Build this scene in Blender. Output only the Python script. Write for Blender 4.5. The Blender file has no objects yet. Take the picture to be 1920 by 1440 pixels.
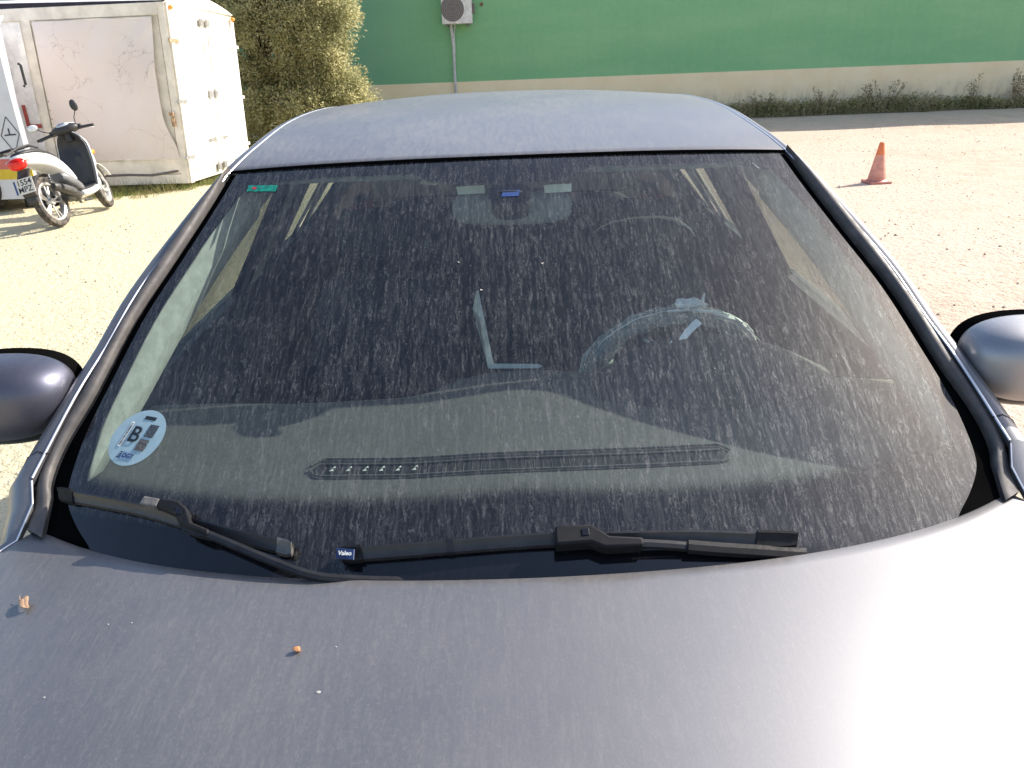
import bpy, math, random
from mathutils import Vector, Matrix, noise
random.seed(7)
sc = bpy.context.scene
C = bpy.context.collection
rad = math.radians

# ------------------------------------------------------------ camera
F = 1450.0; H = 1.64; PITCH = rad(23.4); ROLL = rad(2.2)
fw = Vector((0, math.cos(PITCH), -math.sin(PITCH)))
r0 = Vector((1, 0, 0)); u0 = Vector((0, math.sin(PITCH), math.cos(PITCH)))
rt = r0*math.cos(ROLL) - u0*math.sin(ROLL)
up = u0*math.cos(ROLL) + r0*math.sin(ROLL)
CP = Vector((0, 0, H))
def ray(x, y): return (fw + rt*((x-960)/F) - up*((y-720)/F)).normalized()
def atz(x, y, z): d = ray(x, y); return CP + d*((z-H)/d.z)     # where a sight line meets a level plane
def aty(x, y, Y): d = ray(x, y); return CP + d*(Y/d.y)
cam = bpy.data.cameras.new('camera'); camo = bpy.data.objects.new('camera', cam); C.objects.link(camo)
M = Matrix((rt, up, -fw)).transposed().to_4x4(); M.translation = CP
camo.matrix_world = M
cam.sensor_width = 36; cam.lens = F/1920*36; cam.clip_start = 0.02; cam.clip_end = 1000
sc.camera = camo

# ------------------------------------------------------------ light
SUN_EL, SUN_AZ = 35.0, 25.0      # azimuth from +X towards +Y
sd = Vector((math.cos(rad(SUN_EL))*math.cos(rad(SUN_AZ)), math.cos(rad(SUN_EL))*math.sin(rad(SUN_AZ)), math.sin(rad(SUN_EL))))
sun = bpy.data.lights.new('sun', 'SUN'); sun.energy = 8.0; sun.angle = rad(0.53); sun.color = (1.0, 0.94, 0.84)
suno = bpy.data.objects.new('sun', sun); C.objects.link(suno)
suno.rotation_euler = sd.to_track_quat('Z', 'Y').to_euler()
w = bpy.data.worlds.new('World'); sc.world = w; w.use_nodes = True
nt = w.node_tree; nt.nodes.clear()
sky = nt.nodes.new('ShaderNodeTexSky'); sky.sky_type = 'NISHITA'; sky.sun_disc = False
sky.sun_elevation = rad(SUN_EL); sky.sun_rotation = rad(90 - SUN_AZ)
sky.altitude = 50; sky.air_density = 1.0; sky.dust_density = 2.0; sky.ozone_density = 1.0
bg = nt.nodes.new('ShaderNodeBackground'); bg.inputs[1].default_value = 0.26
wo = nt.nodes.new('ShaderNodeOutputWorld')
nt.links.new(sky.outputs[0], bg.inputs[0]); nt.links.new(bg.outputs[0], wo.inputs[0])
sc.view_settings.view_transform = 'Standard'; sc.view_settings.look = 'None'
sc.view_settings.exposure = 0; sc.view_settings.gamma = 1
sc.render.engine = 'CYCLES'
sc.cycles.max_bounces = 8; sc.cycles.transparent_max_bounces = 16; sc.cycles.caustics_reflective = False; sc.cycles.caustics_refractive = False

# ------------------------------------------------------------ node helpers
class NT:
    def __init__(s, name):
        s.m = bpy.data.materials.new(name); s.m.use_nodes = True
        s.t = s.m.node_tree; s.t.nodes.clear()
        s.out = s.n('ShaderNodeOutputMaterial')
    def n(s, typ, **kw):
        x = s.t.nodes.new(typ)
        for k, v in kw.items(): setattr(x, k, v)
        return x
    def put(s, inp, v):
        if v is None: return
        if isinstance(v, bpy.types.NodeSocket): s.t.links.new(v, inp)
        elif isinstance(v, (tuple, list)) and inp.type == 'RGBA': inp.default_value = (*v[:3], 1)
        else: inp.default_value = v
    def math(s, op, a, b=None, c=None, clamp=False):
        x = s.n('ShaderNodeMath', operation=op, use_clamp=clamp)
        s.put(x.inputs[0], a); s.put(x.inputs[1], b); s.put(x.inputs[2], c)
        return x.outputs[0]
    def vmath(s, op, a, b=None):
        x = s.n('ShaderNodeVectorMath', operation=op); s.put(x.inputs[0], a); s.put(x.inputs[1], b)
        return x.outputs[0]
    def ss(s, v, lo, hi, a=0.0, b=1.0):
        x = s.n('ShaderNodeMapRange', interpolation_type='SMOOTHSTEP')
        s.put(x.inputs[0], v); s.put(x.inputs[1], lo); s.put(x.inputs[2], hi); s.put(x.inputs[3], a); s.put(x.inputs[4], b)
        return x.outputs[0]
    def noise(s, vec, scale, detail=2, rough=0.5, dist=0, col=False):
        x = s.n('ShaderNodeTexNoise'); s.put(x.inputs['Vector'], vec); x.inputs['Scale'].default_value = scale
        x.inputs['Detail'].default_value = detail; x.inputs['Roughness'].default_value = rough; x.inputs['Distortion'].default_value = dist
        return x.outputs[1 if col else 0]
    def mix(s, f, a, b):
        x = s.n('ShaderNodeMix', data_type='RGBA'); s.put(x.inputs[0], f); s.put(x.inputs[6], a); s.put(x.inputs[7], b)
        return x.outputs[2]
    def bump(s, h, strength=0.3, dist=0.01):
        x = s.n('ShaderNodeBump'); s.put(x.inputs['Height'], h); x.inputs['Strength'].default_value = strength; x.inputs['Distance'].default_value = dist
        return x.outputs[0]
    def bsdf(s, color, rough=0.5, metal=0, normal=None, **kw):
        x = s.n('ShaderNodeBsdfPrincipled'); s.put(x.inputs['Base Color'], color); s.put(x.inputs['Roughness'], rough)
        s.put(x.inputs['Metallic'], metal); s.put(x.inputs['Normal'], normal)
        for k, v in kw.items(): s.put(x.inputs[k], v)
        return x.outputs[0]
    def mixsh(s, f, a, b):
        x = s.n('ShaderNodeMixShader'); s.put(x.inputs[0], f); s.t.links.new(a, x.inputs[1]); s.t.links.new(b, x.inputs[2])
        return x.outputs[0]
    def schlick(s, f0=.045, k=1.0):
        lw = s.n('ShaderNodeLayerWeight'); lw.inputs[0].default_value = .5
        return s.math('MULTIPLY_ADD', s.math('POWER', lw.outputs['Facing'], 5.0), k*(1-f0), k*f0, clamp=True)
    def obj(s): return s.n('ShaderNodeTexCoord').outputs['Object']
    def uv(s): return s.n('ShaderNodeUVMap').outputs[0]
    def scale(s, v, sx, sy, sz=1, loc=(0, 0, 0)):
        x = s.n('ShaderNodeMapping'); s.put(x.inputs[0], v); x.inputs['Scale'].default_value = (sx, sy, sz); x.inputs['Location'].default_value = loc
        return x.outputs[0]
    def done(s, sh): s.t.links.new(sh, s.out.inputs[0]); return s.m

def pmat(name, color, rough=0.5, metal=0.0, var=0.15, scale=15, bump=0.0, dirt=0.0, dirtcol=(.45, .38, .3), coord='obj', **kw):
    t = NT(name); v = t.obj()
    n1 = t.noise(v, scale, 4, 0.6)
    dark = tuple(c*(1-var) for c in color); lite = tuple(min(1, c*(1+var)) for c in color)
    col = t.mix(t.ss(n1, 0.3, 0.7), dark, lite)
    r = t.ss(t.noise(v, scale*2.3, 3), 0.2, 0.8, max(0.02, rough*0.85), min(1, rough*1.15))
    if dirt > 0:
        dn = t.ss(t.noise(v, scale*0.6, 5, 0.65), 0.42, 0.72, 0, dirt)
        col = t.mix(dn, col, dirtcol)
    nm = t.bump(t.noise(v, scale*6, 4, 0.6), bump, 0.004) if bump else None
    return t.done(t.bsdf(col, r, metal, nm, **kw))

def _warp(t, vec, scale, amt, detail=1):
    d = t.noise(vec, scale, detail, 0.5, col=True)
    d = t.vmath('SUBTRACT', d, (0.5, 0.5, 0.5)); x = t.n('ShaderNodeVectorMath', operation='SCALE'); t.put(x.inputs[0], d); x.inputs[3].default_value = amt
    return t.vmath('ADD', vec, x.outputs[0])
def dust_lines(t, vec, s=1.0, vert=1.0):
    """fine meandering rivulet marks left by muddy rain; vec is in metres along the surface, y downhill"""
    v = _warp(t, _warp(t, vec, 45*s, 0.008/s), 190*s, 0.0050/s)
    a = t.math('ABSOLUTE', t.math('SUBTRACT', t.noise(t.scale(v, 1, 0.10), 150*s, 1, 0.5), 0.5))
    l1 = t.math('MULTIPLY', t.ss(a, 0.004, 0.050, 1, 0), t.ss(t.noise(t.scale(vec, 1, .3), 60*s, 3, 0.75), 0.26, 0.66))
    v2 = _warp(t, t.scale(vec, 1, 1, 1, (3.3, 1.7, 0)), 220*s, 0.006/s)
    b = t.math('ABSOLUTE', t.math('SUBTRACT', t.noise(t.scale(v2, 1, 0.6), 185*s, 1, 0.5), 0.5))
    l2 = t.math('MULTIPLY', t.ss(b, 0.004, 0.040, 0.7, 0), t.ss(t.noise(t.scale(vec, 1, 1, 1, (5, 2, 1)), 160*s, 3, 0.7), 0.36, 0.66))
    return t.math('MAXIMUM', t.math('MULTIPLY', l1, vert), l2)
def dust_streaks(t, vec):
    v = _warp(t, vec, 14, 0.03, 2)
    return t.ss(t.noise(t.scale(v, 1, 0.07), 150, 2, 0.6), 0.34, 0.64)

def dark_runs(t, vec, k=62):
    v = _warp(t, _warp(t, t.scale(vec, 1, 1, 1, (9, 4, 2)), 30, 0.010), 140, 0.003)
    a = t.math('ABSOLUTE', t.math('SUBTRACT', t.noise(t.scale(v, 1, 0.045), k, 1, 0.5), 0.5))
    b = t.math('ABSOLUTE', t.math('SUBTRACT', t.noise(t.scale(v, 1, 0.06, 1, (2, 7, 3)), k*1.7, 1, 0.5), 0.5))
    return t.math('MAXIMUM', t.ss(a, 0.012, 0.045, 1, 0), t.ss(b, 0.012, 0.045, 0.8, 0))
# ------------------------------------------------------------ mesh helpers
class MB:
    def __init__(s): s.v = []; s.f = []; s.uv = {}
    def add(s, vs, fs):
        o = len(s.v); s.v += [Vector(a) for a in vs]; s.f += [tuple(i+o for i in f) for f in fs]; return s
    def grid(s, rows, closed=False, flip=False):
        n = len(rows[0]); fs = []
        for i in range(len(rows)-1):
            for j in range(n if closed else n-1):
                a, b = i*n+j, i*n+(j+1) % n; c, d = (i+1)*n+(j+1) % n, (i+1)*n+j
                fs.append((d, c, b, a) if flip else (a, b, c, d))
        return s.add([p for r in rows for p in r], fs)
    def loft(s, rings, cap=True):
        o = len(s.v); n = len(rings[0]); s.grid(rings, closed=True)
        if cap:
            s.f.append(tuple(o+j for j in reversed(range(n)))); k = o+(len(rings)-1)*n
            s.f.append(tuple(k+j for j in range(n)))
        return s
    def box(s, c, size, rot=None):
        hx, hy, hz = [a/2 for a in size]; c = Vector(c)
        vs = [Vector((x, y, z)) for x in (-hx, hx) for y in (-hy, hy) for z in (-hz, hz)]
        if rot is not None: vs = [rot @ v for v in vs]
        return s.add([v+c for v in vs], [(0, 1, 3, 2), (4, 6, 7, 5), (0, 4, 5, 1), (2, 3, 7, 6), (0, 2, 6, 4), (1, 5, 7, 3)])
    def hexa(s, b, t_):      # bottom quad, top quad
        return s.add(list(b)+list(t_), [(3, 2, 1, 0), (4, 5, 6, 7), (0, 1, 5, 4), (1, 2, 6, 5), (2, 3, 7, 6), (3, 0, 4, 7)])
    def tube(s, path, r, n=10, cap=True, flat=None):
        path = [Vector(p) for p in path]; rs = r if isinstance(r, (list, tuple)) else [r]*len(path)
        rings = []; prev = None
        for i, p in enumerate(path):
            d = (path[min(i+1, len(path)-1)] - path[max(i-1, 0)]).normalized()
            a = d.cross(Vector((0, 0, 1)))
            if a.length < 1e-3: a = d.cross(Vector((1, 0, 0)))
            a.normalize()
            if prev and a.dot(prev) < 0 and abs(d.z) > .9: a = -a
            prev = a; b = a.cross(d)
            fy = 1 if flat is None else flat
            rings.append([p + a*math.cos(2*math.pi*k/n)*rs[i] + b*math.sin(2*math.pi*k/n)*rs[i]*fy for k in range(n)])
        return s.loft(rings, cap)
    def lathe(s, c, axis, prof, n=32):
        c = Vector(c); ax = Vector(axis).normalized()
        a = ax.cross(Vector((0, 0, 1)));
        if a.length < 1e-3: a = ax.cross(Vector((1, 0, 0)))
        a.normalize(); b = ax.cross(a)
        return s.grid([[c + ax*h + (a*math.cos(2*math.pi*k/n)+b*math.sin(2*math.pi*k/n))*r for k in range(n)] for r, h in prof], closed=True)
    def ell(s, c, r, nu=20, nv=12, e=1.0, rot=None, fn=None):
        rows = []; sg = lambda a, p: math.copysign(abs(a)**p, a)
        for i in range(nv+1):
            ph = -math.pi/2 + math.pi*i/nv; row = []
            for j in range(nu):
                th = 2*math.pi*j/nu
                v = Vector((sg(math.cos(ph), e)*sg(math.cos(th), e)*r[0], sg(math.cos(ph), e)*sg(math.sin(th), e)*r[1], sg(math.sin(ph), e)*r[2]))
                if fn: v = fn(v)
                if rot is not None: v = rot @ v
                row.append(v+Vector(c))
            rows.append(row)
        return s.grid(rows, closed=True)
    def prism(s, poly, d):      # planar polygon extruded by vector d
        n = len(poly); poly = [Vector(p) for p in poly]; d = Vector(d)
        return s.add(poly+[p+d for p in poly], [tuple(reversed(range(n))), tuple(range(n, 2*n))]+[(i, (i+1) % n, n+(i+1) % n, n+i) for i in range(n)])
    def build(s, name, mat, parent=None, smooth=True, bevel=0, solid=0, label=None, world=True, auto=35, subsurf=0):
        me = bpy.data.meshes.new(name); me.from_pydata([tuple(v) for v in s.v], [], s.f); me.update()
        o = bpy.data.objects.new(name, me); C.objects.link(o)
        for m in (mat if isinstance(mat, list) else [mat]): me.materials.append(m)
        import bmesh
        bm = bmesh.new(); bm.from_mesh(me); bmesh.ops.remove_doubles(bm, verts=bm.verts, dist=1e-5)
        if getattr(s, 'recalc', True): bmesh.ops.recalc_face_normals(bm, faces=bm.faces)
        if smooth:
            for f in bm.faces: f.smooth = True
            for e in bm.edges:
                if len(e.link_faces) == 2 and e.calc_face_angle(0) > rad(auto): e.smooth = False
        if len(bm.edges) and any(len(e.link_faces) == 1 for e in bm.edges) and sum(f.normal.z*f.calc_area() for f in bm.faces) < 0:
            bmesh.ops.reverse_faces(bm, faces=bm.faces)
        bm.to_mesh(me); bm.free()
        if solid: md = o.modifiers.new('s', 'SOLIDIFY'); md.thickness = solid; md.offset = -1
        if bevel: md = o.modifiers.new('b', 'BEVEL'); md.width = bevel; md.segments = 2; md.limit_method = 'ANGLE'; md.angle_limit = rad(40)
        if subsurf: md = o.modifiers.new('ss', 'SUBSURF'); md.levels = subsurf; md.render_levels = subsurf
        if parent:
            o.parent = parent
            if world: o.matrix_parent_inverse = parent.matrix_basis.inverted()
        if label: o['label'] = label
        return o
def thing(name, label, cat, loc=(0, 0, 0), rot=(0, 0, 0), group=None):
    o = bpy.data.objects.new(name, None); C.objects.link(o); o.location = loc; o.rotation_euler = rot; o.empty_display_size = .1
    o['label'] = label; o['category'] = cat
    if group: o['group'] = group
    o.matrix_basis = Matrix.LocRotScale(Vector(loc), o.rotation_euler, None)
    return o
def tag(o, label=None, cat=None, group=None, kind=None):
    if label: o['label'] = label
    if cat: o['category'] = cat
    if group: o['group'] = group
    if kind: o['kind'] = kind
    return o
def text(name, body, size, mat, mtx, parent, world=True, extrude=0.0004, label=None, bold=0.0, sx=1.0):
    cu = bpy.data.curves.new(name, 'FONT'); cu.body = body; cu.size = size; cu.extrude = extrude; cu.offset = bold
    cu.align_x = 'CENTER'; cu.align_y = 'CENTER'
    tmp = bpy.data.objects.new('tmp', cu); C.objects.link(tmp)
    me = bpy.data.meshes.new_from_object(tmp.evaluated_get(bpy.context.evaluated_depsgraph_get()))
    bpy.data.objects.remove(tmp)
    me.transform(mtx @ Matrix.Diagonal((sx, 1, 1, 1))); me.materials.clear(); me.materials.append(mat)
    o = bpy.data.objects.new(name, me); C.objects.link(o)
    if parent:
        o.parent = parent
        if world: o.matrix_parent_inverse = parent.matrix_basis.inverted()
    if label: o['label'] = label
    return o
def frame(o, x, y):      # matrix from origin, x dir, y dir
    x = Vector(x).normalized(); z = x.cross(Vector(y)).normalized(); y = z.cross(x)
    m = Matrix((x, y, z)).transposed().to_4x4(); m.translation = Vector(o); return m
def lerp(a, b, t): return a+(b-a)*t
def tab(tb, x):
    if x <= tb[0][0]: return tb[0][1]
    for (a, fa), (b, fb) in zip(tb, tb[1:]):
        if x <= b: return fa+(fb-fa)*(x-a)/(b-a)
    return tb[-1][1]
def stab(tb, x):       # smooth (Catmull-Rom-like) table lookup
    n = len(tb)
    if x <= tb[0][0]: return tb[0][1]
    if x >= tb[-1][0]: return tb[-1][1]
    for i in range(n-1):
        if x <= tb[i+1][0]:
            x0, y0 = tb[i]; x1, y1 = tb[i+1]; h = x1-x0
            m0 = (tb[i+1][1]-tb[max(i-1, 0)][1])/(tb[i+1][0]-tb[max(i-1, 0)][0])
            j = min(i+2, n-1); m1 = (tb[j][1]-tb[i][1])/(tb[j][0]-tb[i][0])
            t = (x-x0)/h
            return (2*t**3-3*t*t+1)*y0+(t**3-2*t*t+t)*h*m0+(-2*t**3+3*t*t)*y1+(t**3-t*t)*h*m1

# ------------------------------------------------------------ materials
def paint_mat(name, base=(.165, .166, .182), dusty=1.0, streak=.022, line=.20):
    t = NT(name)
    o = t.obj()
    v = t.uv()
    ln = dust_lines(t, v, 1.0, 0.45); stx = dust_streaks(t, v)
    big = t.ss(t.noise(v, 3.5, 3), 0.3, 0.7, 0.6, 1.0)
    film = t.math('MULTIPLY', t.math('MULTIPLY_ADD', stx, streak, 0.15), big)
    f = t.math('MULTIPLY', t.math('ADD', film, t.math('MULTIPLY', ln, line)), dusty, clamp=True)
    f = t.math('MULTIPLY', f, t.math('MULTIPLY_ADD', dark_runs(t, v, 50), -0.12, 1.02))
    spk = t.ss(t.noise(v, 900, 1), 0.55, 0.8, 0, 0.35)
    col = t.mix(spk, base, tuple(c*2.2 for c in base))
    pn = t.bsdf(col, 0.47, 0.88, None, **{'Coat Weight': 0.8, 'Coat Roughness': 0.30, 'Coat IOR': 1.5})
    du = t.bsdf((.43, .395, .36), 0.9, 0, None, **{'Specular IOR Level': 0.1})
    return t.done(t.mixsh(f, pn, du))
M_paint = paint_mat('dusty_grey_paint')
M_side = paint_mat('cleaner_grey_paint', dusty=0.45)

def glass_mat(name, frit=True):
    t = NT(name); v = t.uv()
    ln = dust_lines(t, v, 1.0); stx = dust_streaks(t, v)
    at = t.n('ShaderNodeAttribute', attribute_name='clean_and_shade'); clean_and_shade = at.outputs['Fac']
    fa = t.n('ShaderNodeAttribute', attribute_name='frit').outputs['Fac']
    big = t.ss(t.noise(v, 2.2, 3), 0.3, 0.7, 0.75, 1.15)
    film = t.math('MULTIPLY_ADD', stx, 0.045, 0.014)
    d = t.math('MULTIPLY', t.math('ADD', film, t.math('MULTIPLY', ln, 0.175)), big)
    d = t.math('MULTIPLY', d, t.math('MULTIPLY_ADD', dark_runs(t, v), -0.72, 1.08))
    spot = t.ss(t.noise(t.scale(v, 1, 1, 1, (7, 3, 0)), 34, 3, 0.7), 0.74, 0.80, 0, 0.5)
    d = t.math('MAXIMUM', d, spot)
    d = t.math('MULTIPLY', d, t.math('SUBTRACT', 1.0, t.math('MULTIPLY', clean_and_shade, 0.93)), clamp=True)
    # printed dots of the ceramic border: threshold against a dot lattice
    sx = t.n('ShaderNodeSeparateXYZ'); t.put(sx.inputs[0], v)
    def cosn(sock, k): return t.math('COSINE', t.math('MULTIPLY', sock, k))
    lat = t.math('MULTIPLY_ADD', t.math('MULTIPLY', cosn(t.math('ADD', sx.outputs[0], sx.outputs[1]), 2*math.pi/0.0042), cosn(t.math('SUBTRACT', sx.outputs[0], sx.outputs[1]), 2*math.pi/0.0042)), 0.5, 0.5)
    fr = t.ss(t.math('SUBTRACT', fa, lat), -0.12, 0.12)
    tr = t.n('ShaderNodeBsdfTransparent'); tr.inputs[0].default_value = (.80, .87, .84, 1)
    blk = t.n('ShaderNodeBsdfDiffuse'); blk.inputs[0].default_value = (.006, .006, .008, 1)
    body = t.mixsh(fr, tr.outputs[0], blk.outputs[0])
    gl = t.n('ShaderNodeBsdfGlossy'); gl.inputs['Roughness'].default_value = 0.03
    g = t.mixsh(t.schlick(.045, 1.5), body, gl.outputs[0])
    df = t.n('ShaderNodeBsdfDiffuse'); df.inputs[0].default_value = (.50, .485, .465, 1)
    tl = t.n('ShaderNodeBsdfTranslucent'); tl.inputs[0].default_value = (.5, .48, .46, 1)
    dd = t.mixsh(0.3, df.outputs[0], tl.outputs[0])
    g2 = t.n('ShaderNodeBsdfGlossy'); g2.inputs['Roughness'].default_value = 0.55; g2.inputs[0].default_value = (.6, .62, .64, 1)
    dd = t.mixsh(0.16, dd, g2.outputs[0])
    return t.done(t.mixsh(d, g, dd))
M_ws = glass_mat('dusty_windscreen_glass')
def plain_glass(name, tint, dustf=0.05):
    t = NT(name); tr = t.n('ShaderNodeBsdfTransparent'); tr.inputs[0].default_value = (*tint, 1)
    gl = t.n('ShaderNodeBsdfGlossy'); gl.inputs['Roughness'].default_value = 0.02
    g = t.mixsh(t.schlick(.045, 1.5), tr.outputs[0], gl.outputs[0])
    df = t.n('ShaderNodeBsdfDiffuse'); df.inputs[0].default_value = (.5, .47, .42, 1)
    return t.done(t.mixsh(t.ss(t.noise(t.obj(), 25, 4), .2, .8, dustf*.5, dustf*1.5), g, df.outputs[0]))
M_sideglass = plain_glass('tinted_side_glass', (.80, .86, .74), .02)
M_darkglass = plain_glass('dark_rear_glass', (.022, .026, .028), .03)

M_trim = pmat('weathered_rubber_trim', (.075, .068, .066), .6, bump=.05, scale=30, dirt=.6, dirtcol=(.17, .145, .13))
M_black = pmat('black_plastic', (.012, .012, .014), .45, scale=40, dirt=.15, dirtcol=(.10, .09, .085))
M_seal = pmat('matt_black_seal', (.004, .004, .004), 1.0, **{'Specular IOR Level': 0.0})
M_black_gloss = pmat('glossy_black_plastic', (.008, .008, .012), .18, scale=30)
M_wiper = pmat('wiper_plastic', (.015, .015, .017), .6, scale=60, dirt=.05, dirtcol=(.09, .085, .08), bump=.1, **{'Specular IOR Level': .15})
M_wsteel = pmat('dusty_black_steel', (.03, .03, .033), .4, .3, scale=50, dirt=.1, dirtcol=(.10, .09, .085), **{'Specular IOR Level': .2})
M_rubber = pmat('tyre_rubber', (.035, .032, .03), .8, scale=30, dirt=.6, dirtcol=(.25, .2, .15))
M_dash = pmat('grey_dashboard_plastic', (.078, .078, .074), .75, scale=120, bump=.4, dirt=.1, dirtcol=(.16, .15, .13))
M_dash2 = pmat('dark_dashboard_plastic', (.035, .036, .04), .7, scale=100, bump=.3)
M_fabric = pmat('dark_seat_fabric', (.022, .023, .028), .95, scale=60, bump=.4)
M_int = pmat('dark_interior_plastic', (.03, .03, .034), .8, scale=40)
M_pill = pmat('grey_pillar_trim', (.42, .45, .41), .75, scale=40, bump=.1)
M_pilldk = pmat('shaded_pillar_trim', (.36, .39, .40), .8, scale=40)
M_head = pmat('grey_headliner', (.30, .33, .34), .95, scale=70, bump=.2)
M_pale = pmat('pale_trim_and_glint', (.5, .53, .5), .6, scale=20)
M_chrome = pmat('bright_metal', (.75, .74, .72), .2, 1.0, var=.05)

# ============================================================ THE GREY CAR
CX = 0.010
car = thing('parked_car', 'dusty dark grey metallic hatchback with mud-streaked windscreen and bonnet, parked closest', 'car', (CX, 1.9, 0))
def cb(mb, name, mat, parent=None, **kw):      # build a car part; coordinates are car axes with x = 0 on the centre line
    mb.v = [Vector((p[0]+CX, p[1], p[2])) for p in mb.v]
    return mb.build(name, mat, parent or car, **kw)
def set_uv(o, fn):
    me = o.data; l = me.uv_layers.new(name='UVMap')
    for lp in me.loops: l.data[lp.index].uv = fn(me.vertices[lp.vertex_index].co)
def bow(s): return .42*(1-s)+.20*s
def ws(s, x, off=0.0):
    return Vector((x, .80+.89*s+bow(max(0, min(1, s)))*x*x - off*.45, .965+.455*s+.06*s*(1-s) + off*.89))
def onws(px, py, off=0.0):      # where a sight line meets the windscreen surface -> (x, s)
    d = ray(px, py); lo, hi = .5, 3.5
    for _ in range(50):
        m = (lo+hi)/2; p = CP+d*m; x = p.x-CX; s = (p.y-.8)/.89
        for _ in range(5): s = (p.y-bow(max(0, min(1, s)))*x*x-.8+off*.45)/.89
        if p.z > .965+.455*s+.06*s*(1-s)+off*.89: lo = m
        else: hi = m
    return x, s
def P(px, py, off=0.0): x, s = onws(px, py, off); return ws(s, x, off)
WT = [(-.1, .62), (0, .655), (.03, .695), (.055, .722), (.08, .735), (.137, .739), (.21, .735), (.333, .716), (.495, .69), (.68, .647), (.855, .612), (.985, .592), (1.1, .57)]
TT = [(-.1, .785), (0, .797), (.05, .803), (.1, .804), (.163, .797), (.283, .772), (.413, .748), (.57, .718), (.7, .69), (.83, .66), (.9, .641), (.99, .611), (1.1, .58)]
W = lambda s: stab(WT, s)
TO = lambda s: stab(TT, s)

# --- windscreen
wsm = MB(); NS, NX = 200, 240; rows = []
for i in range(NS+1):
    row = []
    for j in range(NX+1):
        u = 2*j/NX-1; s = -.04+(1.062-.034*u*u)*i/NS
        row.append(ws(s, W(s)*u))
    rows.append(row)
wsm.grid(rows)
wsm.recalc = False
wso = cb(wsm, 'windscreen', M_ws, auto=180)
me = wso.data
afr = me.attributes.new('frit', 'FLOAT', 'POINT'); acl = me.attributes.new('clean_and_shade', 'FLOAT', 'POINT')
def sstep(a, b, x): t = max(0, min(1, (x-a)/(b-a))); return t*t*(3-2*t)
def frit(x, s):
    ax = abs(x)
    side = W(s)-ax-.025-.014*sstep(.30, .05, s)
    top = tab([(-.6, .935), (-.53, .937), (-.39, .962), (-.20, .968), (-.165, .94), (-.10, .925), (.10, .925), (.135, .937), (.17, .975), (.52, .952), (.6, .94)], x)-s
    r = .07; k = min(side, top)
    if side < r and top < r and side > -.2 and top > -.2: k = r-math.hypot(r-side, r-top)
    edge = 1.25-1.6*sstep(-.003, .006, k)
    hi = .212-.09*ax
    bot = 1.3-1.7*sstep(hi-.062, hi+.010, s)
    e = math.hypot((x-.001)/.043, (s-.883)/.043) if True else 9
    e2 = (abs((x-.001)/.043)**3+abs((s-.883)/.043)**3)**(1/3)
    sens = 1.25-1.6*sstep(.95, 1.05, e2)
    return max(edge, bot, sens)
def clean_and_shade(x, s):
    e3 = (abs((x-.001)/.043)**3+abs((s-.883)/.033)**3)**(1/3)
    if e3 < 1.05: return .55*sstep(1.05, .95, e3)  # thins the dust over the sensor to put its unlit darkness in
    if x < -.28:
        top = tab([(-.74, .048), (-.6, .070), (-.47, .082), (-.36, .070), (-.318, .068)], x)
        return sstep(.004, -.002, s-top)*sstep(-.31+(.068-s)*.9, -.325-(.068-s)*.9, x)
    top = tab([(-.26, .066), (-.089, .088), (.05, .095), (.12, .092), (.2, .075), (.30, .058), (.41, .036)], x)
    return sstep(.004, -.002, s-top)*sstep(-.262+(.066-s)*1.6, -.250+(.066-s)*1.6, x)*sstep(.43, .40, x)
for i, v in enumerate(me.vertices):
    x = v.co.x-CX; yb = v.co.y
    s = (v.co.z-.965)/.455
    for _ in range(8): s = (v.co.z-.965-.06*s*(1-s))/.455
    afr.data[i].value = frit(x, s); acl.data[i].value = clean_and_shade(x, s)
set_uv(wso, lambda c: (c.x, (c.z-.965)/.455*1.0))

# --- black backing strips between glass and trim, and cowl
for sg in (-1, 1):
    m = MB(); rows = []
    for i in range(60):
        s = -.08+1.08*i/59
        rows.append([ws(s, sg*(W(s)-.012), -.006), ws(s, sg*(W(s)+.004), -.010), ws(s, sg*(TO(s)-.002), -.010)])
    m.grid(rows); cb(m, 'glass_seal', M_seal)
    # rubber trim bead along the pillar
    m = MB(); rows = []
    for i in range(70):
        s = -.01+1.0*i/69
        t_ = TO(s); gap = .021+.020*sstep(.30, .09, s); wi = W(s)+gap
        if s < .12: wi = max(wi, t_-.036)
        e = .35+.65*sstep(.02, .09, s); h = .013*e
        wd = t_-wi
        pr = [(0, -.010), (0.02, h*.15), (.12, h*.62), (.28, h*.92), (.5, h), (.72, h*.93), (.9, h*.62), (.985, h*.2), (1, -.012)]
        rows.append([ws(s, sg*(wi+wd*a), b) for a, b in pr])
    m.grid(rows); cb(m, 'pillar_trim', M_trim, auto=60)

# --- rails: (trim outer / roof ditch point) paired with (door-frame lower point)
RI = [((.802, 1.115, 1.020), (.80, 1.28, .955)), ((.772, 1.24, 1.108), (.778, 1.37, .985)), ((.747, 1.333, 1.166), (.75, 1.46, 1.045)),
      ((.718, 1.44, 1.238), (.72, 1.565, 1.11)), ((.67, 1.59, 1.322), (.69, 1.70, 1.18)), ((.611, 1.757, 1.412), (.650, 1.88, 1.26)),
      ((.590, 1.95, 1.452), (.635, 2.05, 1.30)), ((.582, 2.2, 1.478), (.63, 2.25, 1.33)), ((.572, 2.5, 1.486), (.625, 2.5, 1.335)),
      ((.560, 2.8, 1.478), (.615, 2.8, 1.325)), ((.540, 3.1, 1.455), (.60, 3.1, 1.29)), ((.50, 3.38, 1.405), (.57, 3.35, 1.22))]
def rail(k, a, c):      # smooth sampling along the list
    return stab([(i, r[a][c]) for i, r in enumerate(RI)], k)
def RP(k): return Vector([rail(k, 0, c) for c in range(3)])
def DP(k): return Vector([rail(k, 1, c) for c in range(3)])

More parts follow.
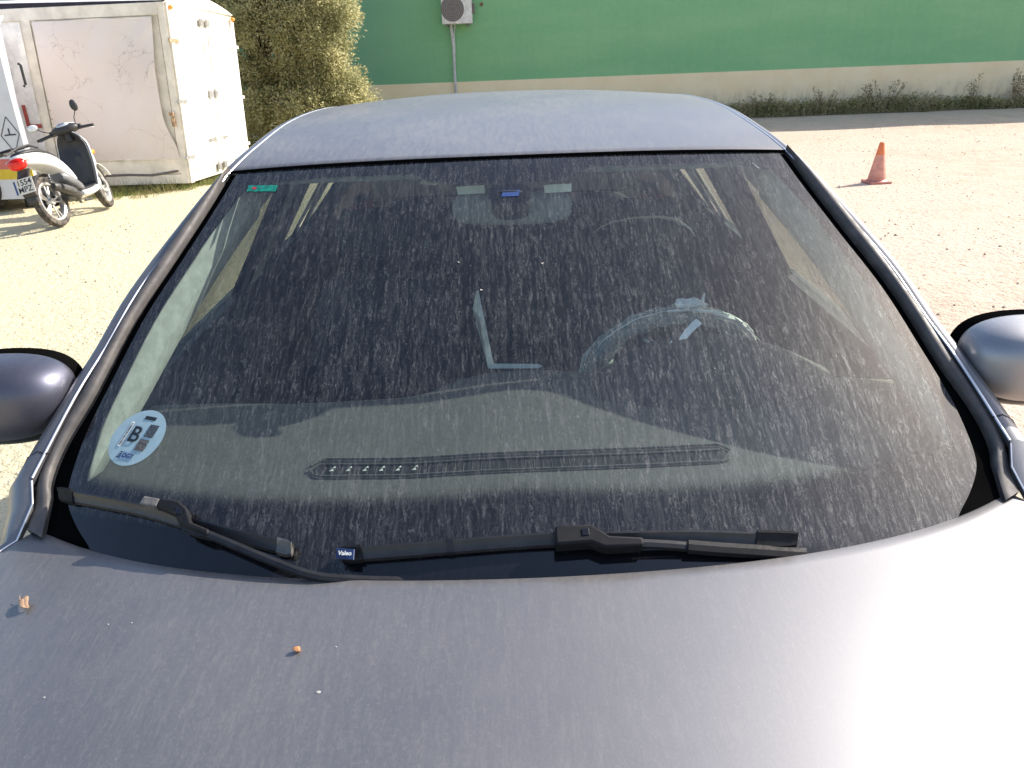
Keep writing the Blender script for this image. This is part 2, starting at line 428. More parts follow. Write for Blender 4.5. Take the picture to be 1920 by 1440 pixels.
# --- roof
m = MB(); rows = []; NY = 60
def roofz(y): return 1.432+.150*(y-1.716)-.0750*(y-1.716)**2
for i in range(NY+1):
    t_ = i/NY; row = []
    k = 5+6*t_; r_ = RP(k)
    for j in range(41):
        u = 2*j/40-1; x = u*(r_.x-.004)
        yc = lerp(1.716, 3.42, t_); y = lerp(yc, r_.y-.002 if t_ < .02 else r_.y, u*u)
        if t_ == 0: y = 1.716+(1.757-1.716)*u*u
        zc = roofz(yc); zr = r_.z+.004
        row.append(Vector((x, y, zr+(zc-zr)*(1-abs(u)**2.6))))
    rows.append(row)
front = [Vector((p.x, p.y-.002, p.z-.004)) for p in rows[0]]; lip = [Vector((p.x, p.y+.004, p.z-.016)) for p in rows[0]]
rear1 = [Vector((p.x, p.y+.05, p.z-.03)) for p in rows[-1]]
rear2 = [Vector((p.x*1.02, p.y+.08, p.z-.06)) for p in rows[-1]]
m.grid([lip, front]+rows+[rear1, rear2])
roof = cb(m, 'roof', paint_mat('dusty_roof_paint', (.135, .136, .152), 1.0, .12, .24), auto=60); set_uv(roof, lambda c: (c.x, c.y))
m = MB(); m.tube([Vector((p.x, p.y-.0085, p.z-.0025)) for p in rows[0]], .0034, 8); cb(m, 'windscreen_top_seal', M_seal)

# --- bonnet
def hedge(x): return .832+.28*x*x+.16*x**4
HWT = [(0, .62), (.15, .72), (.35, .79), (.6, .83), (.85, .838), (.93, .826), (.975, .803), (1, .785)]
def hz(x, y): return 1.0+.075*(y-.83)-.10*max(0, .83-y)**2-.066*(abs(x)/.8)**2.0-.30*max(0, -y)**2
rows = []; NH = 70
for i in range(NH+1):
    t_ = i/NH; hw = stab(HWT, t_); row = []
    for j in range(61):
        x = hw*(2*j/60-1); y = lerp(-.38+.30*x*x, hedge(x), t_); row.append(Vector((x, y, hz(x, y))))
    rows.append(row)
hood_rows = rows
m = MB()
roll = [[Vector((p.x*(1-.002*q), p.y+a, p.z-b)) for p in rows[-1]] for q, (a, b) in enumerate([(.003, .0015), (.0045, .005), (.003, .010), (-.012, .014), (-.06, .016)])]
m.grid(rows+roll)
hood = cb(m, 'bonnet', M_paint, auto=70); set_uv(hood, lambda c: (c.x, c.y))
# dark gutter are very soft on this bonnet; dark gutter below its rear edge
m = MB(); rr = []
for q, (a, b) in enumerate([(-.10, -.030), (.0, -.034), (.03, -.045)]):
    rr.append([Vector((p.x*1.0, p.y+a, p.z+b)) for p in rows[-1]])
m.grid(rr); cb(m, 'cowl_panel', M_black)

M_edge = pmat('panel_edge_glint', (.62, .62, .66), .35, .7, var=.05)
# --- fenders and side strips
def strip_sections(sg):
    secs = []
    for i in range(0, NH+1, 2):
        p = hood_rows[i][-1]
        if p.y > 1.045: continue
        ox = stab([(-.3, .66), (-.1, .78), (.2, .85), (.6, .878), (.9, .860), (1.05, .848)], p.y)
        ix = p.x+.004
        secs.append([Vector((ix, p.y, p.z-.012)), Vector((ix, p.y, p.z)), Vector((lerp(ix, ox, .35), p.y, p.z+.001)), Vector((lerp(ix, ox, .75), p.y, p.z-.012)), Vector((ox-.002, p.y, p.z-.035)), Vector((ox, p.y, p.z-.07))])
    secs.append([Vector(q) for q in [(.792, 1.080, .976), (.792, 1.080, .992), (.806, 1.080, .994), (.826, 1.080, .984), (.842, 1.080, .966), (.850, 1.080, .935)]])
    fend = len(secs)
    k = 0.0
    while k <= 11.001:
        p = RP(k); o = .046-.014*sstep(0, 1.2, k)
        p0 = p + Vector((.0015, 0, 0))
        secs.append([p0+Vector((0, 0, -.012)), p0+Vector((0, 0, .001)), p0+Vector((o*.25, 0, .004)), p0+Vector((o*.6, 0, -.001)), p0+Vector((o*.9, 0, -.016)), p0+Vector((o, 0, -.045))])
        k += .2
    return secs, fend
for sg in (-1, 1):
    secs, fe = strip_sections(sg)
    mir = lambda L: [[Vector((sg*p.x, p.y, p.z)) for p in r] for r in L]
    m = MB(); m.grid(mir(secs[:fe+1])); o = cb(m, 'fender_top', M_paint, auto=60); set_uv(o, lambda c: (c.x, c.y))
    m = MB(); m.grid(mir(secs[fe:])); o = cb(m, 'roof_rail', M_side, auto=60); set_uv(o, lambda c: (c.x, c.y))
    # sun glint beside the trim, put in as a thin bright line
    m = MB(); m.tube([Vector((sg*(RP(k/4).x+.0005), RP(k/4).y, RP(k/4).z+.0025)) for k in range(0, 45)], .0022, 6); cb(m, 'edge_glint_strip', M_edge)
    # door frame (outside dark, inside pale trim)
    m = MB(); rows = []; rin = []
    for q in range(0, 56):
        k = q*.2
        a = RP(k)+Vector((.046-.014*sstep(0, 1.2, k)+.001, 0, -.045)); d = DP(k)
        rows.append([Vector((sg*a.x, a.y, a.z)), Vector((sg*(d.x+.012), d.y, d.z)), Vector((sg*(d.x+.004), d.y, d.z))])
    m.grid(rows); cb(m, 'window_frame', M_black)
    # inner pillar trim
    m = MB(); rows = []
    for q in range(0, 61):
        k = q*.0833
        a = RP(k); d = DP(k); gi = a+Vector((-.040, .004, -.024))
        rows.append([Vector((sg*gi.x, gi.y, gi.z)), Vector((sg*(lerp(gi.x, d.x, .3)-.030), lerp(gi.y, d.y, .3), lerp(gi.z, d.z, .3))), Vector((sg*(lerp(gi.x, d.x, .7)-.034), lerp(gi.y, d.y, .7), lerp(gi.z, d.z, .7))), Vector((sg*(d.x-.004), d.y, d.z)), Vector((sg*(d.x+.01), d.y, d.z))])
    m.grid(rows); cb(m, 'pillar_lining', M_pill)
    m = MB(); rows = []
    for q in range(0, 36):
        k = 4.8+q*.18
        a = RP(min(k, 11)); d = DP(min(k, 11)); gi = a+Vector((-.04, .0, -.035))
        rows.append([Vector((sg*gi.x, gi.y, gi.z)), Vector((sg*(lerp(gi.x, d.x, .5)-.012), lerp(gi.y, d.y, .5), lerp(gi.z, d.z, .5))), Vector((sg*(d.x-.004), d.y, d.z))])
    m.grid(rows); cb(m, 'roof_side_lining', M_head)
    # side windows and pillars
    def belt(y): return Vector((.818-.03*max(0, (y-2.6))**1.5, y, .985+.02*(y-1.2)-.045*sstep(1.95, 1.4, y)))
    def kofy(y):
        lo, hi = 0, 11
        for _ in range(30):
            mm = (lo+hi)/2
            if DP(mm).y < y: lo = mm
            else: hi = mm
        return lo
    def panel(y0, y1, name, mat, off=0.0, n=14, lean=0.0, **kw):
        m = MB(); rows = []
        for i in range(n+1):
            y = lerp(y0, y1, i/n); b = belt(y); yt = y+lean; d = DP(kofy(max(yt, 1.305)))
            d = Vector((d.x, yt, d.z)) if yt > 1.305 else b+Vector((-.01, 0, .01))
            rows.append([Vector((sg*(lerp(b.x, d.x, v)+off), lerp(b.y, d.y, v), lerp(b.z, d.z, v))) for v in (0, .33, .66, 1)])
        m.grid(rows); return cb(m, name, mat, **kw)
    panel(1.30, 2.21, 'side_window', M_sideglass)
    panel(2.19, 2.61, 'door_pillar', M_black, .006, 6); panel(2.18, 2.30, 'pillar_lining', M_int, -.014, 4); panel(2.295, 2.42, 'belt_pillar_lining', M_pilldk, -.020, 4); panel(2.415, 2.62, 'pillar_lining', M_int, -.018, 4)
    panel(2.60, 2.90, 'side_window', M_sideglass)
    panel(2.88, 2.97, 'door_pillar', M_black, .006, 3); panel(2.87, 2.98, 'pillar_lining', M_pilldk, -.012, 3)
    panel(2.95, 3.15, 'side_window', M_sideglass)
    panel(3.13, 3.46, 'rear_pillar', M_side, .004, 5); panel(3.12, 3.46, 'pillar_lining', M_pilldk, -.012, 5)
    # doors and lower body
    def side_rows(y0, y1, n):
        rows = []
        for i in range(n+1):
            y = lerp(y0, y1, i/n); zb = .24; 
            for wy in (.05, 2.68):
                dd = .34**2-(y-wy)**2
                if dd > 0: zb = max(zb, .31+math.sqrt(dd))
            top = .985+.02*(y-1.2)-.055*sstep(1.55, 1.2, y); ex = 0
            if y < 1.1: top = hz(.84, y)-.07+.001
            tap = stab([(-.5, .60), (-.3, .70), (-.1, .80), (.2, .86), (.6, .880), (1.05, .862), (1.5, .875), (2.5, .885), (3.1, .86), (3.5, .78), (3.66, .66)], y)
            b = belt(y)
            pr = [(b.x, top+.0, ), (tap-.035, top-.006), (tap-.014, top-.03), (tap, top-.13), (tap+.004, top-.25), (tap-.004, top-.40), (tap-.03, .30), (tap-.06, .24)] if y >= 1.1 else \
                 [(tap-.012, top+.004), (tap-.006, top), (tap-.002, top-.03), (tap+.004, top-.12), (tap+.006, top-.25), (tap, top-.40), (tap-.02, .30), (tap-.05, .24)]
            rows.append([Vector((sg*a, y, max(z_, zb))) for a, z_ in pr])
        return rows
    m = MB(); m.grid(side_rows(-.45, 1.085, 60)); o = cb(m, 'front_fender', M_side); set_uv(o, lambda c: (c.y, c.z))
    m = MB(); m.grid(side_rows(1.10, 2.25, 20)); o = cb(m, 'front_door', M_side); set_uv(o, lambda c: (c.y, c.z))
    h = MB(); h.tube([(sg*.884, 1.98, .86), (sg*.905, 2.0, .862), (sg*.905, 2.14, .868), (sg*.884, 2.16, .868)], .012, 8)
    cb(h, 'door_handle', M_side, o)
    m = MB(); m.grid(side_rows(2.26, 2.96, 24)); o = cb(m, 'rear_door', M_side); set_uv(o, lambda c: (c.y, c.z))
    h = MB(); h.tube([(sg*.876, 2.72, .90), (sg*.897, 2.74, .902), (sg*.893, 2.86, .906), (sg*.868, 2.88, .906)], .012, 8)
    cb(h, 'door_handle', M_side, o)
    m = MB(); m.grid(side_rows(2.97, 3.62, 24)); o = cb(m, 'rear_quarter', M_side); set_uv(o, lambda c: (c.y, c.z))
    m = MB(); m.grid([[Vector((sg*.795, lerp(1.1, 3.4, i/20), z_)) for z_ in (.25, .6, .93)]+[Vector((sg*.80, lerp(1.1, 3.4, i/20), .985+.02*(lerp(1.1, 3.4, i/20)-1.2)))]+[Vector((sg*.825, lerp(1.1, 3.4, i/20), .988+.02*(lerp(1.1, 3.4, i/20)-1.2)))] for i in range(21)])
    cb(m, 'door_lining', M_dash2)
    # wheels
    for wy in (.05, 2.68):
        we = bpy.data.objects.new('wheel', None); C.objects.link(we); we.parent = car; we.location = (sg*.80, wy-1.9, .31)
        t2 = MB(); t2.lathe((0, 0, 0), (sg, 0, 0), [(.20, -.09), (.27, -.10), (.305, -.085), (.312, -.04), (.312, .04), (.305, .075), (.27, .09), (.205, .08)], 40); t2.build('tyre', M_rubber, we, world=False)
        t2 = MB(); t2.lathe((0, 0, 0), (sg, 0, 0), [(.01, .03), (.05, .035), (.06, .02), (.19, .05), (.205, .075), (.208, .05), (.20, -.05)], 40)
        t2.build('rim', M_chrome, we, world=False)
        m = MB(); rows = []
        for i in range(19):
            a = math.pi*i/18; rows.append([Vector((sg*xx, wy+.34*math.cos(a), .31+.34*math.sin(a))) for xx in (.86, .55)])
        m.grid(rows); cb(m, 'wheel_arch', M_black)
for sg in (-1, 1):
    m = MB(); m.tube([Vector((sg*(hood_rows[i][-1].x+.003), hood_rows[i][-1].y, hood_rows[i][-1].z+.0005)) for i in range(50, NH-1)]+[Vector((sg*.791, 1.081, .994)), Vector((sg*.803, 1.112, 1.019))], .0016, 6); cb(m, 'edge_glint_strip', M_edge)  # sun glint along the bonnet side edge, put in as bright colour
# shut joint on the fender behind the bonnet corner
for sg in (-1, 1):
    m = MB(); k0 = RP(.28)
    m.tube([Vector((sg*(k0.x-.004), k0.y, k0.z+.002)), Vector((sg*(k0.x+.014), k0.y+.003, k0.z+.0045)), Vector((sg*(k0.x+.030), k0.y, k0.z-.004)), Vector((sg*(k0.x+.047), k0.y-.004, k0.z-.03))], .002, 6)
    cb(m, 'panel_joint', M_black)

# hatch, bumpers, floor
m = MB(); rows = []
for i in range(13):
    v = i/12; rows.append([Vector((lerp(.50, .64, v)*u, lerp(3.44, 3.66, v)+.0-.06*u*u, lerp(1.43-.03*u*u, 1.02, v))) for u in [q/8-1 for q in range(17)]])
m.grid(rows); cb(m, 'rear_window', M_darkglass)
for sg in (-1, 1):
    m = MB(); m.grid([[Vector((sg*lerp(.49, .63, i/8), lerp(3.40, 3.60, i/8), lerp(1.38, 1.02, i/8))), Vector((sg*lerp(.56, .80, i/8), lerp(3.36, 3.46, i/8), lerp(1.36, 1.0, i/8))), Vector((sg*lerp(.56, .80, i/8), lerp(3.10, 3.10, i/8), lerp(1.30, 1.0, i/8)))] for i in range(9)])
    cb(m, 'rear_corner', M_side)
    m = MB(); m.box((sg*.62, 3.36, .80), (.20, .26, .36)); cb(m, 'boot_lining', M_int, smooth=False)
m = MB(); rows = []
for v, (yy, zz, hw) in enumerate([(3.66, 1.03, .66), (3.74, .98, .72), (3.78, .80, .76), (3.77, .60, .78), (3.84, .52, .80), (3.85, .36, .80), (3.74, .24, .76)]):
    rows.append([Vector((hw*u, yy-.14*u**4, zz)) for u in [q/10-1 for q in range(21)]])
m.grid(rows); o = cb(m, 'tailgate', M_side); set_uv(o, lambda c: (c.x, c.z))
m = MB(); rows = []
for v, (yy, zz, hw) in enumerate([(-.36, .80, .60), (-.40, .76, .63), (-.44, .66, .68), (-.46, .60, .70), (-.54, .55, .74), (-.56, .40, .76), (-.50, .24, .74)]):
    rows.append([Vector((hw*u, yy+.32*u*u, zz)) for u in [q/10-1 for q in range(21)]])
m.grid(rows); o = cb(m, 'front_bumper', M_side); set_uv(o, lambda c: (c.x, c.z))
for sg in (-1, 1):
    m = MB(); m.ell((sg*.60, -.27, .70), (.13, .10, .07), 20, 12); cb(m, 'headlight', M_chrome)
    m = MB(); m.ell((sg*.68, 3.62, .95), (.07, .08, .13), 16, 10); cb(m, 'tail_light', pmat('red_lens', (.4, .01, .01), .2))
m = MB(); m.box((0, 1.9, .22), (1.5, 3.2, .04)); m.box((0, 1.02, .55), (1.5, .04, .68)); cb(m, 'floor_pan', M_int, smooth=False)

# --- interior
m = MB(); rows = []
for i in range(2, 58):
    t_ = i/60; k = 5.0+6*t_; r_ = RP(k); row = []
    for j in range(21):
        u = 2*j/20-1; yc = lerp(1.76, 3.42, t_); y = lerp(yc, r_.y, u*u)
        zr = r_.z-.035; row.append(Vector((u*(r_.x-.03), y, zr+(roofz(yc)-.022-zr)*(1-abs(u)**2.6))))
    rows.append(row)
rows.insert(0, [p+Vector((0, -.05, -.012)) for p in rows[0]])
m.grid(rows); cb(m, 'headliner', M_head)

FE = [(-.76, 1.47, .985), (-.6, 1.455, .99), (-.45, 1.44, .99), (-.3, 1.445, .99), (-.2, 1.46, .99), (-.13, 1.51, .997), (-.05, 1.535, 1.003), (.05, 1.54, 1.003), (.14, 1.525, 1.0), (.25, 1.50, .995), (.45, 1.48, .99), (.62, 1.45, 1.0), (.76, 1.42, 1.002)]
fey = lambda x: stab([(a, b) for a, b, c in FE], x); fez = lambda x: stab([(a, c) for a, b, c in FE], x)
def dashz(x, t_):
    g = ws(.07, x).z-.025; return lerp(g, fez(x), t_)-.012*math.sin(math.pi*t_)
m = MB(); rows = []
for i in range(31):
    t_ = i/30; row = []
    for j in range(81):
        x = -.76+1.52*j/80; y0 = ws(.07, x).y+.0
        row.append(Vector((x, lerp(y0, fey(x), t_), dashz(x, t_))))
    rows.append(row)
for a, b in [(.010, -.003), (.018, -.012), (.022, -.03), (.0, -.20), (.05, -.42)]:
    rows.append([Vector((r.x, r.y+a, r.z+b)) for r in rows[30]])
m.grid(rows); dash = cb(m, 'dashboard', M_dash, auto=60)
# demister vent: dark slot with rim and fins
def dpt(x, y, off):
    y0 = ws(.07, x).y; t_ = (y-y0)/(fey(x)-y0); return Vector((x, y, dashz(x, t_)+off))
VY = lambda x: 1.185+.10*x*x
m = MB(); m.grid([[dpt(x, VY(x)+b*min(1, (max(0, .365-abs(x))/.02)**.5), .002) for b in (-.026, 0, .026)] for x in [-.365+.73*i/80 for i in range(81)]]); vent = cb(m, 'demister_vent', M_black, dash)
m = MB()
for sgn in (-1, 1):
    m.tube([dpt(x, VY(x)+sgn*(.006+.023*min(1, (max(0, .372-abs(x))/.02)**.5)), .004) for x in [-.372+.744*i/60 for i in range(61)]], .0025, 6)
m.tube([dpt(x, VY(x)+.010, .004) for x in [-.355+.71*i/40 for i in range(41)]], .002, 6)
cb(m, 'vent_rim', M_dash, vent)
m = MB()
for i in range(46):
    x = -.345+.69*i/45
    a = dpt(x, VY(x)-.022, .002); b = dpt(x, VY(x)+.006, .002)
    m.tube([a, b], .0012, 4)
cb(m, 'vent_fins', M_black, vent)
m = MB()  # sun glints in the vent, put in as pale triangles
for i in range(6):
    x = -.33+i*.029
    for q, (dy, sz) in enumerate([(-.012, .004), (-.003, .003)]):
        c = dpt(x+.003*q, VY(x)+dy, .0065); m.add([c+Vector((-sz, -sz, 0)), c+Vector((sz, -sz, 0)), c+Vector((sz*.3, sz*1.3, 0))], [(0, 1, 2)])
cb(m, 'vent_glints', M_pale, vent, smooth=False)
# instrument hood
m = MB(); rows = []
for i in range(25):
    v = i/24; row = []
    for j in range(41):
        u = 2*j/40-1; x = .405+.245*u; y = lerp(1.36+.05*u*u, 1.60-.10*u*u, v)
        h = .062*max(0, 1-u*u)**1.1*sstep(0, .95, v)
        row.append(Vector((x, y, lerp(dpt(x, min(y, fey(x)), 0).z, fez(x), v)+.001+h)))
    rows.append(row)
rows.append([Vector((p.x, p.y+.012, p.z-.008)) for p in rows[-1]])
rows.append([Vector((p.x, p.y-.02, p.z-.06)) for p in rows[-1]])
m.grid(rows); cb(m, 'instrument_hood', M_dash2, dash, auto=60)
# steering wheel under crinkled protective film
swc = Vector((.385, 1.77, .895)); ax = Vector((0, -math.cos(rad(25)), -math.sin(rad(25))))*-1
a1 = Vector((1, 0, 0)); a2 = ax.cross(a1)*-1
if a2.z < 0: a2 = -a2
swr = .19
def swp(th, r=swr, off=0): return swc + a1*math.cos(th)*r + a2*math.sin(th)*r + ax*off
m = MB(); m.grid([[swp(2*math.pi*i/64, swr+.016*math.cos(p), .016*math.sin(p)) for p in [2*math.pi*k/10 for k in range(10)]] for i in range(65)], closed=True)
sw = cb(m, 'steering_wheel', M_black)
m = MB()
m.ell(swc+ax*(-.01), (.085, .04, .075), 20, 12, .8)
for th in (rad(180), rad(0), rad(270)): m.tube([swp(th, .07), swp(th, .18)], .015, 8, flat=.6)
cb(m, 'wheel_hub', M_dash2, sw)
tf = NT('crinkled_clear_film'); v_ = tf.obj()
n_ = tf.noise(tf.scale(v_, 1, 1, 1), 45, 5, .7, 1.5)
wr = tf.ss(tf.math('ABSOLUTE', tf.math('SUBTRACT', n_, .5)), 0, .05, 1, 0)
bm_ = tf.bump(n_, 1.0, .02)
trn = tf.n('ShaderNodeBsdfTransparent'); gl_ = tf.n('ShaderNodeBsdfGlossy'); gl_.inputs['Roughness'].default_value = .15; tf.put(gl_.inputs['Normal'], bm_); gl_.inputs[0].default_value = (.9, 1, .98, 1)
df_ = tf.n('ShaderNodeBsdfDiffuse'); df_.inputs[0].default_value = (.7, .78, .76, 1)
lwf = tf.n('ShaderNodeLayerWeight'); lwf.inputs[0].default_value = .5
edge_ = tf.math('POWER', lwf.outputs['Facing'], 3.0)
sh_ = tf.mixsh(tf.math('MULTIPLY_ADD', edge_, .85, tf.math('MULTIPLY_ADD', wr, .12, .16), clamp=True), trn.outputs[0], df_.outputs[0])
M_film = tf.done(tf.mixsh(.22, sh_, gl_.outputs[0]))
m = MB(); rows = []
for i in range(121):
    th = rad(-15)+rad(215)*i/120
    cr = []
    for k in range(16):
        p = 2*math.pi*k/16; nz = noise.noise(Vector((math.cos(th)*9, math.sin(th)*9, p*1.7)))*.005+noise.noise(Vector((i*.22, k*.7, 3)))*.004
        R_ = .022+.016*sstep(2.3, 3.1, th)+nz
        cr.append(swp(th, swr+R_*math.cos(p), R_*math.sin(p)))
    rows.append(cr)
m.grid(rows, closed=True); cb(m, 'plastic_film', M_film, sw, auto=25)
M_knot = pmat('white_crumpled_film', (.92, .95, .95), .35, scale=80, bump=.8)
m = MB(); kc = swp(rad(86), swr+.032)
m.ell(kc, (.034, .014, .013), 26, 12, 1, fn=lambda v: v*(1+.45*noise.noise(v*120)))
m.tube([kc+Vector((.028, 0, .0)), kc+Vector((.030, 0, .016)), kc+Vector((.032, 0, .024))], [.004, .003, .002], 6)
cb(m, 'film_knot', M_knot, sw, auto=20)
tgA, tgB = aty(1311, 602, 1.60), aty(1268, 660, 1.55)
for q in (tgA, tgB): q.x -= CX
d_ = (tgB-tgA); sdv = d_.cross(Vector((0, -1, .4))).normalized()
m = MB(); n_ = 10; up_ = Vector((0, -.006, .004))
for side in (1,):
    prev = None
    pts = []
    for i in range(n_+1):
        v = i/n_; c = tgA+d_*v+sdv*(.006*math.sin(math.pi*v)); w_ = .0085*(1-.25*v); pts.append((c-sdv*w_, c+sdv*w_))
    o_ = len(m.v)
    for a, b in pts: m.v += [a, b]
    for i in range(n_): m.f.append((2*i, 2*i+1, 2*i+3, 2*i+2))
e = tgB
m.add([e-sdv*.020+d_*-.16, e-sdv*.006+d_*-.02, e+sdv*.010+d_*-.02, e+sdv*.024+d_*-.16, e+sdv*.016+d_*.16, e-sdv*.002+d_*.26, e-sdv*.016+d_*.10], [(0, 1, 2, 3, 4, 5, 6)])
cb(m, 'hanging_tag', pmat('pale_plastic_tag', (.90, .93, .93), .5), sw, smooth=False, solid=.0015)
for q, (t0, t1, rr_, wv_, rad_) in enumerate([(14, 100, .0235, .002, .0062), (10, 80, .012, .005, .0022), (100, 175, .024, .004, .0020), (150, 197, .036, .006, .0026), (140, 188, .012, .007, .0018), (25, 70, .030, .003, .0016)]):  # folds of film, white to put the bright rim highlights into colour
    m = MB(); m.tube([swp(rad(lerp(t0, t1, i/30)), swr+rr_+wv_*noise.noise(Vector((i*.25, q*5, 0)))*1.5, -.010+.01*noise.noise(Vector((i*.2, q*3, 7)))) for i in range(31)], [rad_*(.35+.65*math.sin(math.pi*i/30))*(1+.3*noise.noise(Vector((i*.3, q, 2)))) for i in range(31)], 6)
    cb(m, 'film_fold_highlight', M_knot, sw)
# stalk behind the wheel
m = MB(); q = aty(1213, 640, 1.62); q.x -= CX; m.box(q, (.014, .004, .006), Matrix.Rotation(.6, 3, 'Y')); cb(m, 'stalk_mark', M_pale, sw, smooth=False)

# seats
def seat(cx, cover=False):
    m = MB(); rings = []
    for z_, hw, th, yy in [(.40, .23, .06, 2.02), (.50, .245, .07, 2.05), (.70, .245, .075, 2.10), (.85, .235, .07, 2.14), (.98, .21, .06, 2.18), (1.05, .17, .045, 2.20), (1.065, .10, .02, 2.205)]:
        rings.append([Vector((cx+hw*math.copysign(abs(math.cos(a))**.7, math.cos(a)), yy+th*math.copysign(abs(math.sin(a))**.7, math.sin(a)), z_)) for a in [2*math.pi*k/20 for k in range(20)]])
    m.loft(rings); o = cb(m, 'seat', M_fabric, subsurf=1)
    m = MB(); m.ell((cx, 2.20, 1.17), (.125, .05, .075), 18, 10, .8)
    for q in (-.05, .05): m.tube([(cx+q, 2.2, 1.0), (cx+q, 2.2, 1.12)], .006, 6)
    cb(m, 'headrest', M_fabric, o)
    m = MB(); m.ell((cx, 1.86, .46), (.25, .26, .08), 18, 10, .7); cb(m, 'seat_cushion', M_fabric, o)
    if cover:
        m = MB(); m.tube([(cx-.14, 2.13, 1.165), (cx-.12, 2.12, 1.182), (cx-.09, 2.12, 1.195), (cx-.03, 2.12, 1.205), (cx+.04, 2.12, 1.205), (cx+.09, 2.12, 1.195), (cx+.13, 2.13, 1.165), (cx+.15, 2.14, 1.14)], [.001, .002, .0025, .0028, .004, .006, .003, .001], 6)
        cb(m, 'seat_cover_film', pmat('clear_cover_fold', (.34, .36, .35), .5), o)
seat(.37, True); seat(-.37)
m = MB(); m.box((0, 3.0, .72), (1.25, .16, .62)); m.box((0, 2.8, .42), (1.25, .5, .16))
for q in (-.35, .35): m.ell((q, 2.98, 1.08), (.12, .04, .055), 16, 8, .8)
cb(m, 'rear_seat', M_fabric, bevel=.03)
for q in (-.29, -.115):
    m = MB(); c_ = aty(708 if q < -.2 else 799, 457, 2.9); c_.x -= CX; m.box(c_, (.018, .01, .022)); cb(m, 'headrest_tab', pmat('dull_grey_tab', (.25, .26, .27), .6), smooth=False)
m = MB(); m.box((0, 1.85, .50), (.22, .7, .22)); cb(m, 'centre_console', M_int, bevel=.02)
# sunlit edge by the passenger seat, put in as a pale strip
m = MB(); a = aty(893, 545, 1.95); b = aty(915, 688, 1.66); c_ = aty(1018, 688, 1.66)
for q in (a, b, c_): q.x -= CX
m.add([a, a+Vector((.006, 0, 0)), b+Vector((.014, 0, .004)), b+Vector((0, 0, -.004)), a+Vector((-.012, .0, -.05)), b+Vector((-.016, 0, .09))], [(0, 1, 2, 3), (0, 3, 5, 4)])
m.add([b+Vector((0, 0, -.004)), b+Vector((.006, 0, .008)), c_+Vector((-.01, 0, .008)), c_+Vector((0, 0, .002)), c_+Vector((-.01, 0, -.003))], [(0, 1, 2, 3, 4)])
cb(m, 'sunlit_edge_strip', pmat('pale_sunlit_strip', (.85, .85, .80), .7), smooth=False)

# rear view mirror, sensor, visors
rv = aty(960, 388, 1.72); rv.x -= CX
m = MB(); m.ell(rv+Vector((0, 0, -.0)), (.132, .028, .038), 26, 12, .55, rot=Matrix.Rotation(.012, 3, 'Y')); rvo = cb(m, 'rear_view_mirror', pmat('grey_mirror_back', (.20, .215, .22), .7))
for px, wd in ((882, .030), (1045, .030)):  # pale strips put the mirror's sunlit top edge into colour
    c_ = aty(px, 356 if px < 900 else 353, 1.69); c_.x -= CX; m = MB(); m.add([c_+Vector((-wd, 0, .0085)), c_+Vector((wd, 0, .0095)), c_+Vector((wd, 0, -.0075)), c_+Vector((-wd+.003, 0, -.0085))], [(0, 1, 2, 3)])
    cb(m, 'sunlit_mirror_edge', pmat('pale_sunlit_edge', (.80, .88, .80), .5), rvo, smooth=False, solid=.004)
m = MB(); m.tube([rv+Vector((0, 0, .03)), ws(.90, 0, -.03)], .018, 10); cb(m, 'mirror_stem', M_black, rvo)
m = MB(); m.ell(ws(.883, .001, -.028), (.041, .016, .030), 26, 14, .6); cb(m, 'sensor_housing', M_black, rvo)
lens = pmat('blue_sensor_lens', (.03, .06, .19), .35, scale=300, var=.5)
m = MB(); m.add([ws(.871, -.017, .0012), ws(.871, .018, .0012), ws(.893, .021, .0012), ws(.893, -.013, .0012)], [(0, 1, 2, 3)]); cb(m, 'rain_sensor', lens, smooth=False)
for (a, b) in ((.16, .52), (-.52, -.16)):
    m = MB(); m.box(((a+b)/2, 1.80+.1*((a+b)/2)**2, 1.398), (b-a, .13, .016), Matrix.Rotation(rad(7), 3, 'X')); cb(m, 'sun_visor', M_head, bevel=.006)
c_ = aty(808, 343, 1.80); c_.x -= CX
m = MB(); m.tube([c_+Vector((-.022, 0, -.002)), c_+Vector((-.016, 0, .006)), c_+Vector((-.006, 0, .0)), c_+Vector((.012, 0, -.002)), c_+Vector((.018, 0, .003))], [.003, .006, .004, .004, .003], 8); cb(m, 'visor_clip', M_pale)

# --- stickers on the inside of the glass
def wframe(x, s, off=0):
    o = ws(s, x, off); dx = ws(s, x+.01, off)-o; dv = ws(s+.01, x, off)-o; return frame(o, dx, dv)
st = pmat('pale_blue_sticker', (.31, .43, .47), .5, scale=60, var=.05); ink = pmat('black_ink', (.01, .015, .02), .5); wht = pmat('white_label', (.75, .76, .72), .5); grn = pmat('green_sticker', (.0, .17, .125), .5, scale=120, var=.5)
navy = pmat('navy_ink', (.012, .03, .10), .5)
SX, SS, SR = -.630, .219, .0525
_F = wframe(SX, SS).to_3x3(); _e1 = _F.col[0]; _e2 = _F.col[1]
def sk(a, b, off=0.0):      # metric coordinates on the curved glass around the sticker centre
    x = SX+a*_e1.x+b*_e2.x; s = SS
    tz = ws(SS, 0).z+a*_e1.z+b*_e2.z
    for _ in range(6): s = (tz-.965-.06*s*(1-s))/.455
    return ws(s, x, off)
def spoly(pts, off, name, mat, par): m = MB(); m.add([sk(a, b, off) for a, b in pts], [tuple(range(len(pts)))]); return cb(m, name, mat, par, smooth=False)
def srect(a0, b0, a1, b1, off, name, mat, par): return spoly([(a0, b0), (a1, b0), (a1, b1), (a0, b1)], off, name, mat, par)
sto = spoly([(SR*math.cos(2*math.pi*k/48), SR*math.sin(2*math.pi*k/48)) for k in range(48)], .0010, 'emissions_sticker', st, car)
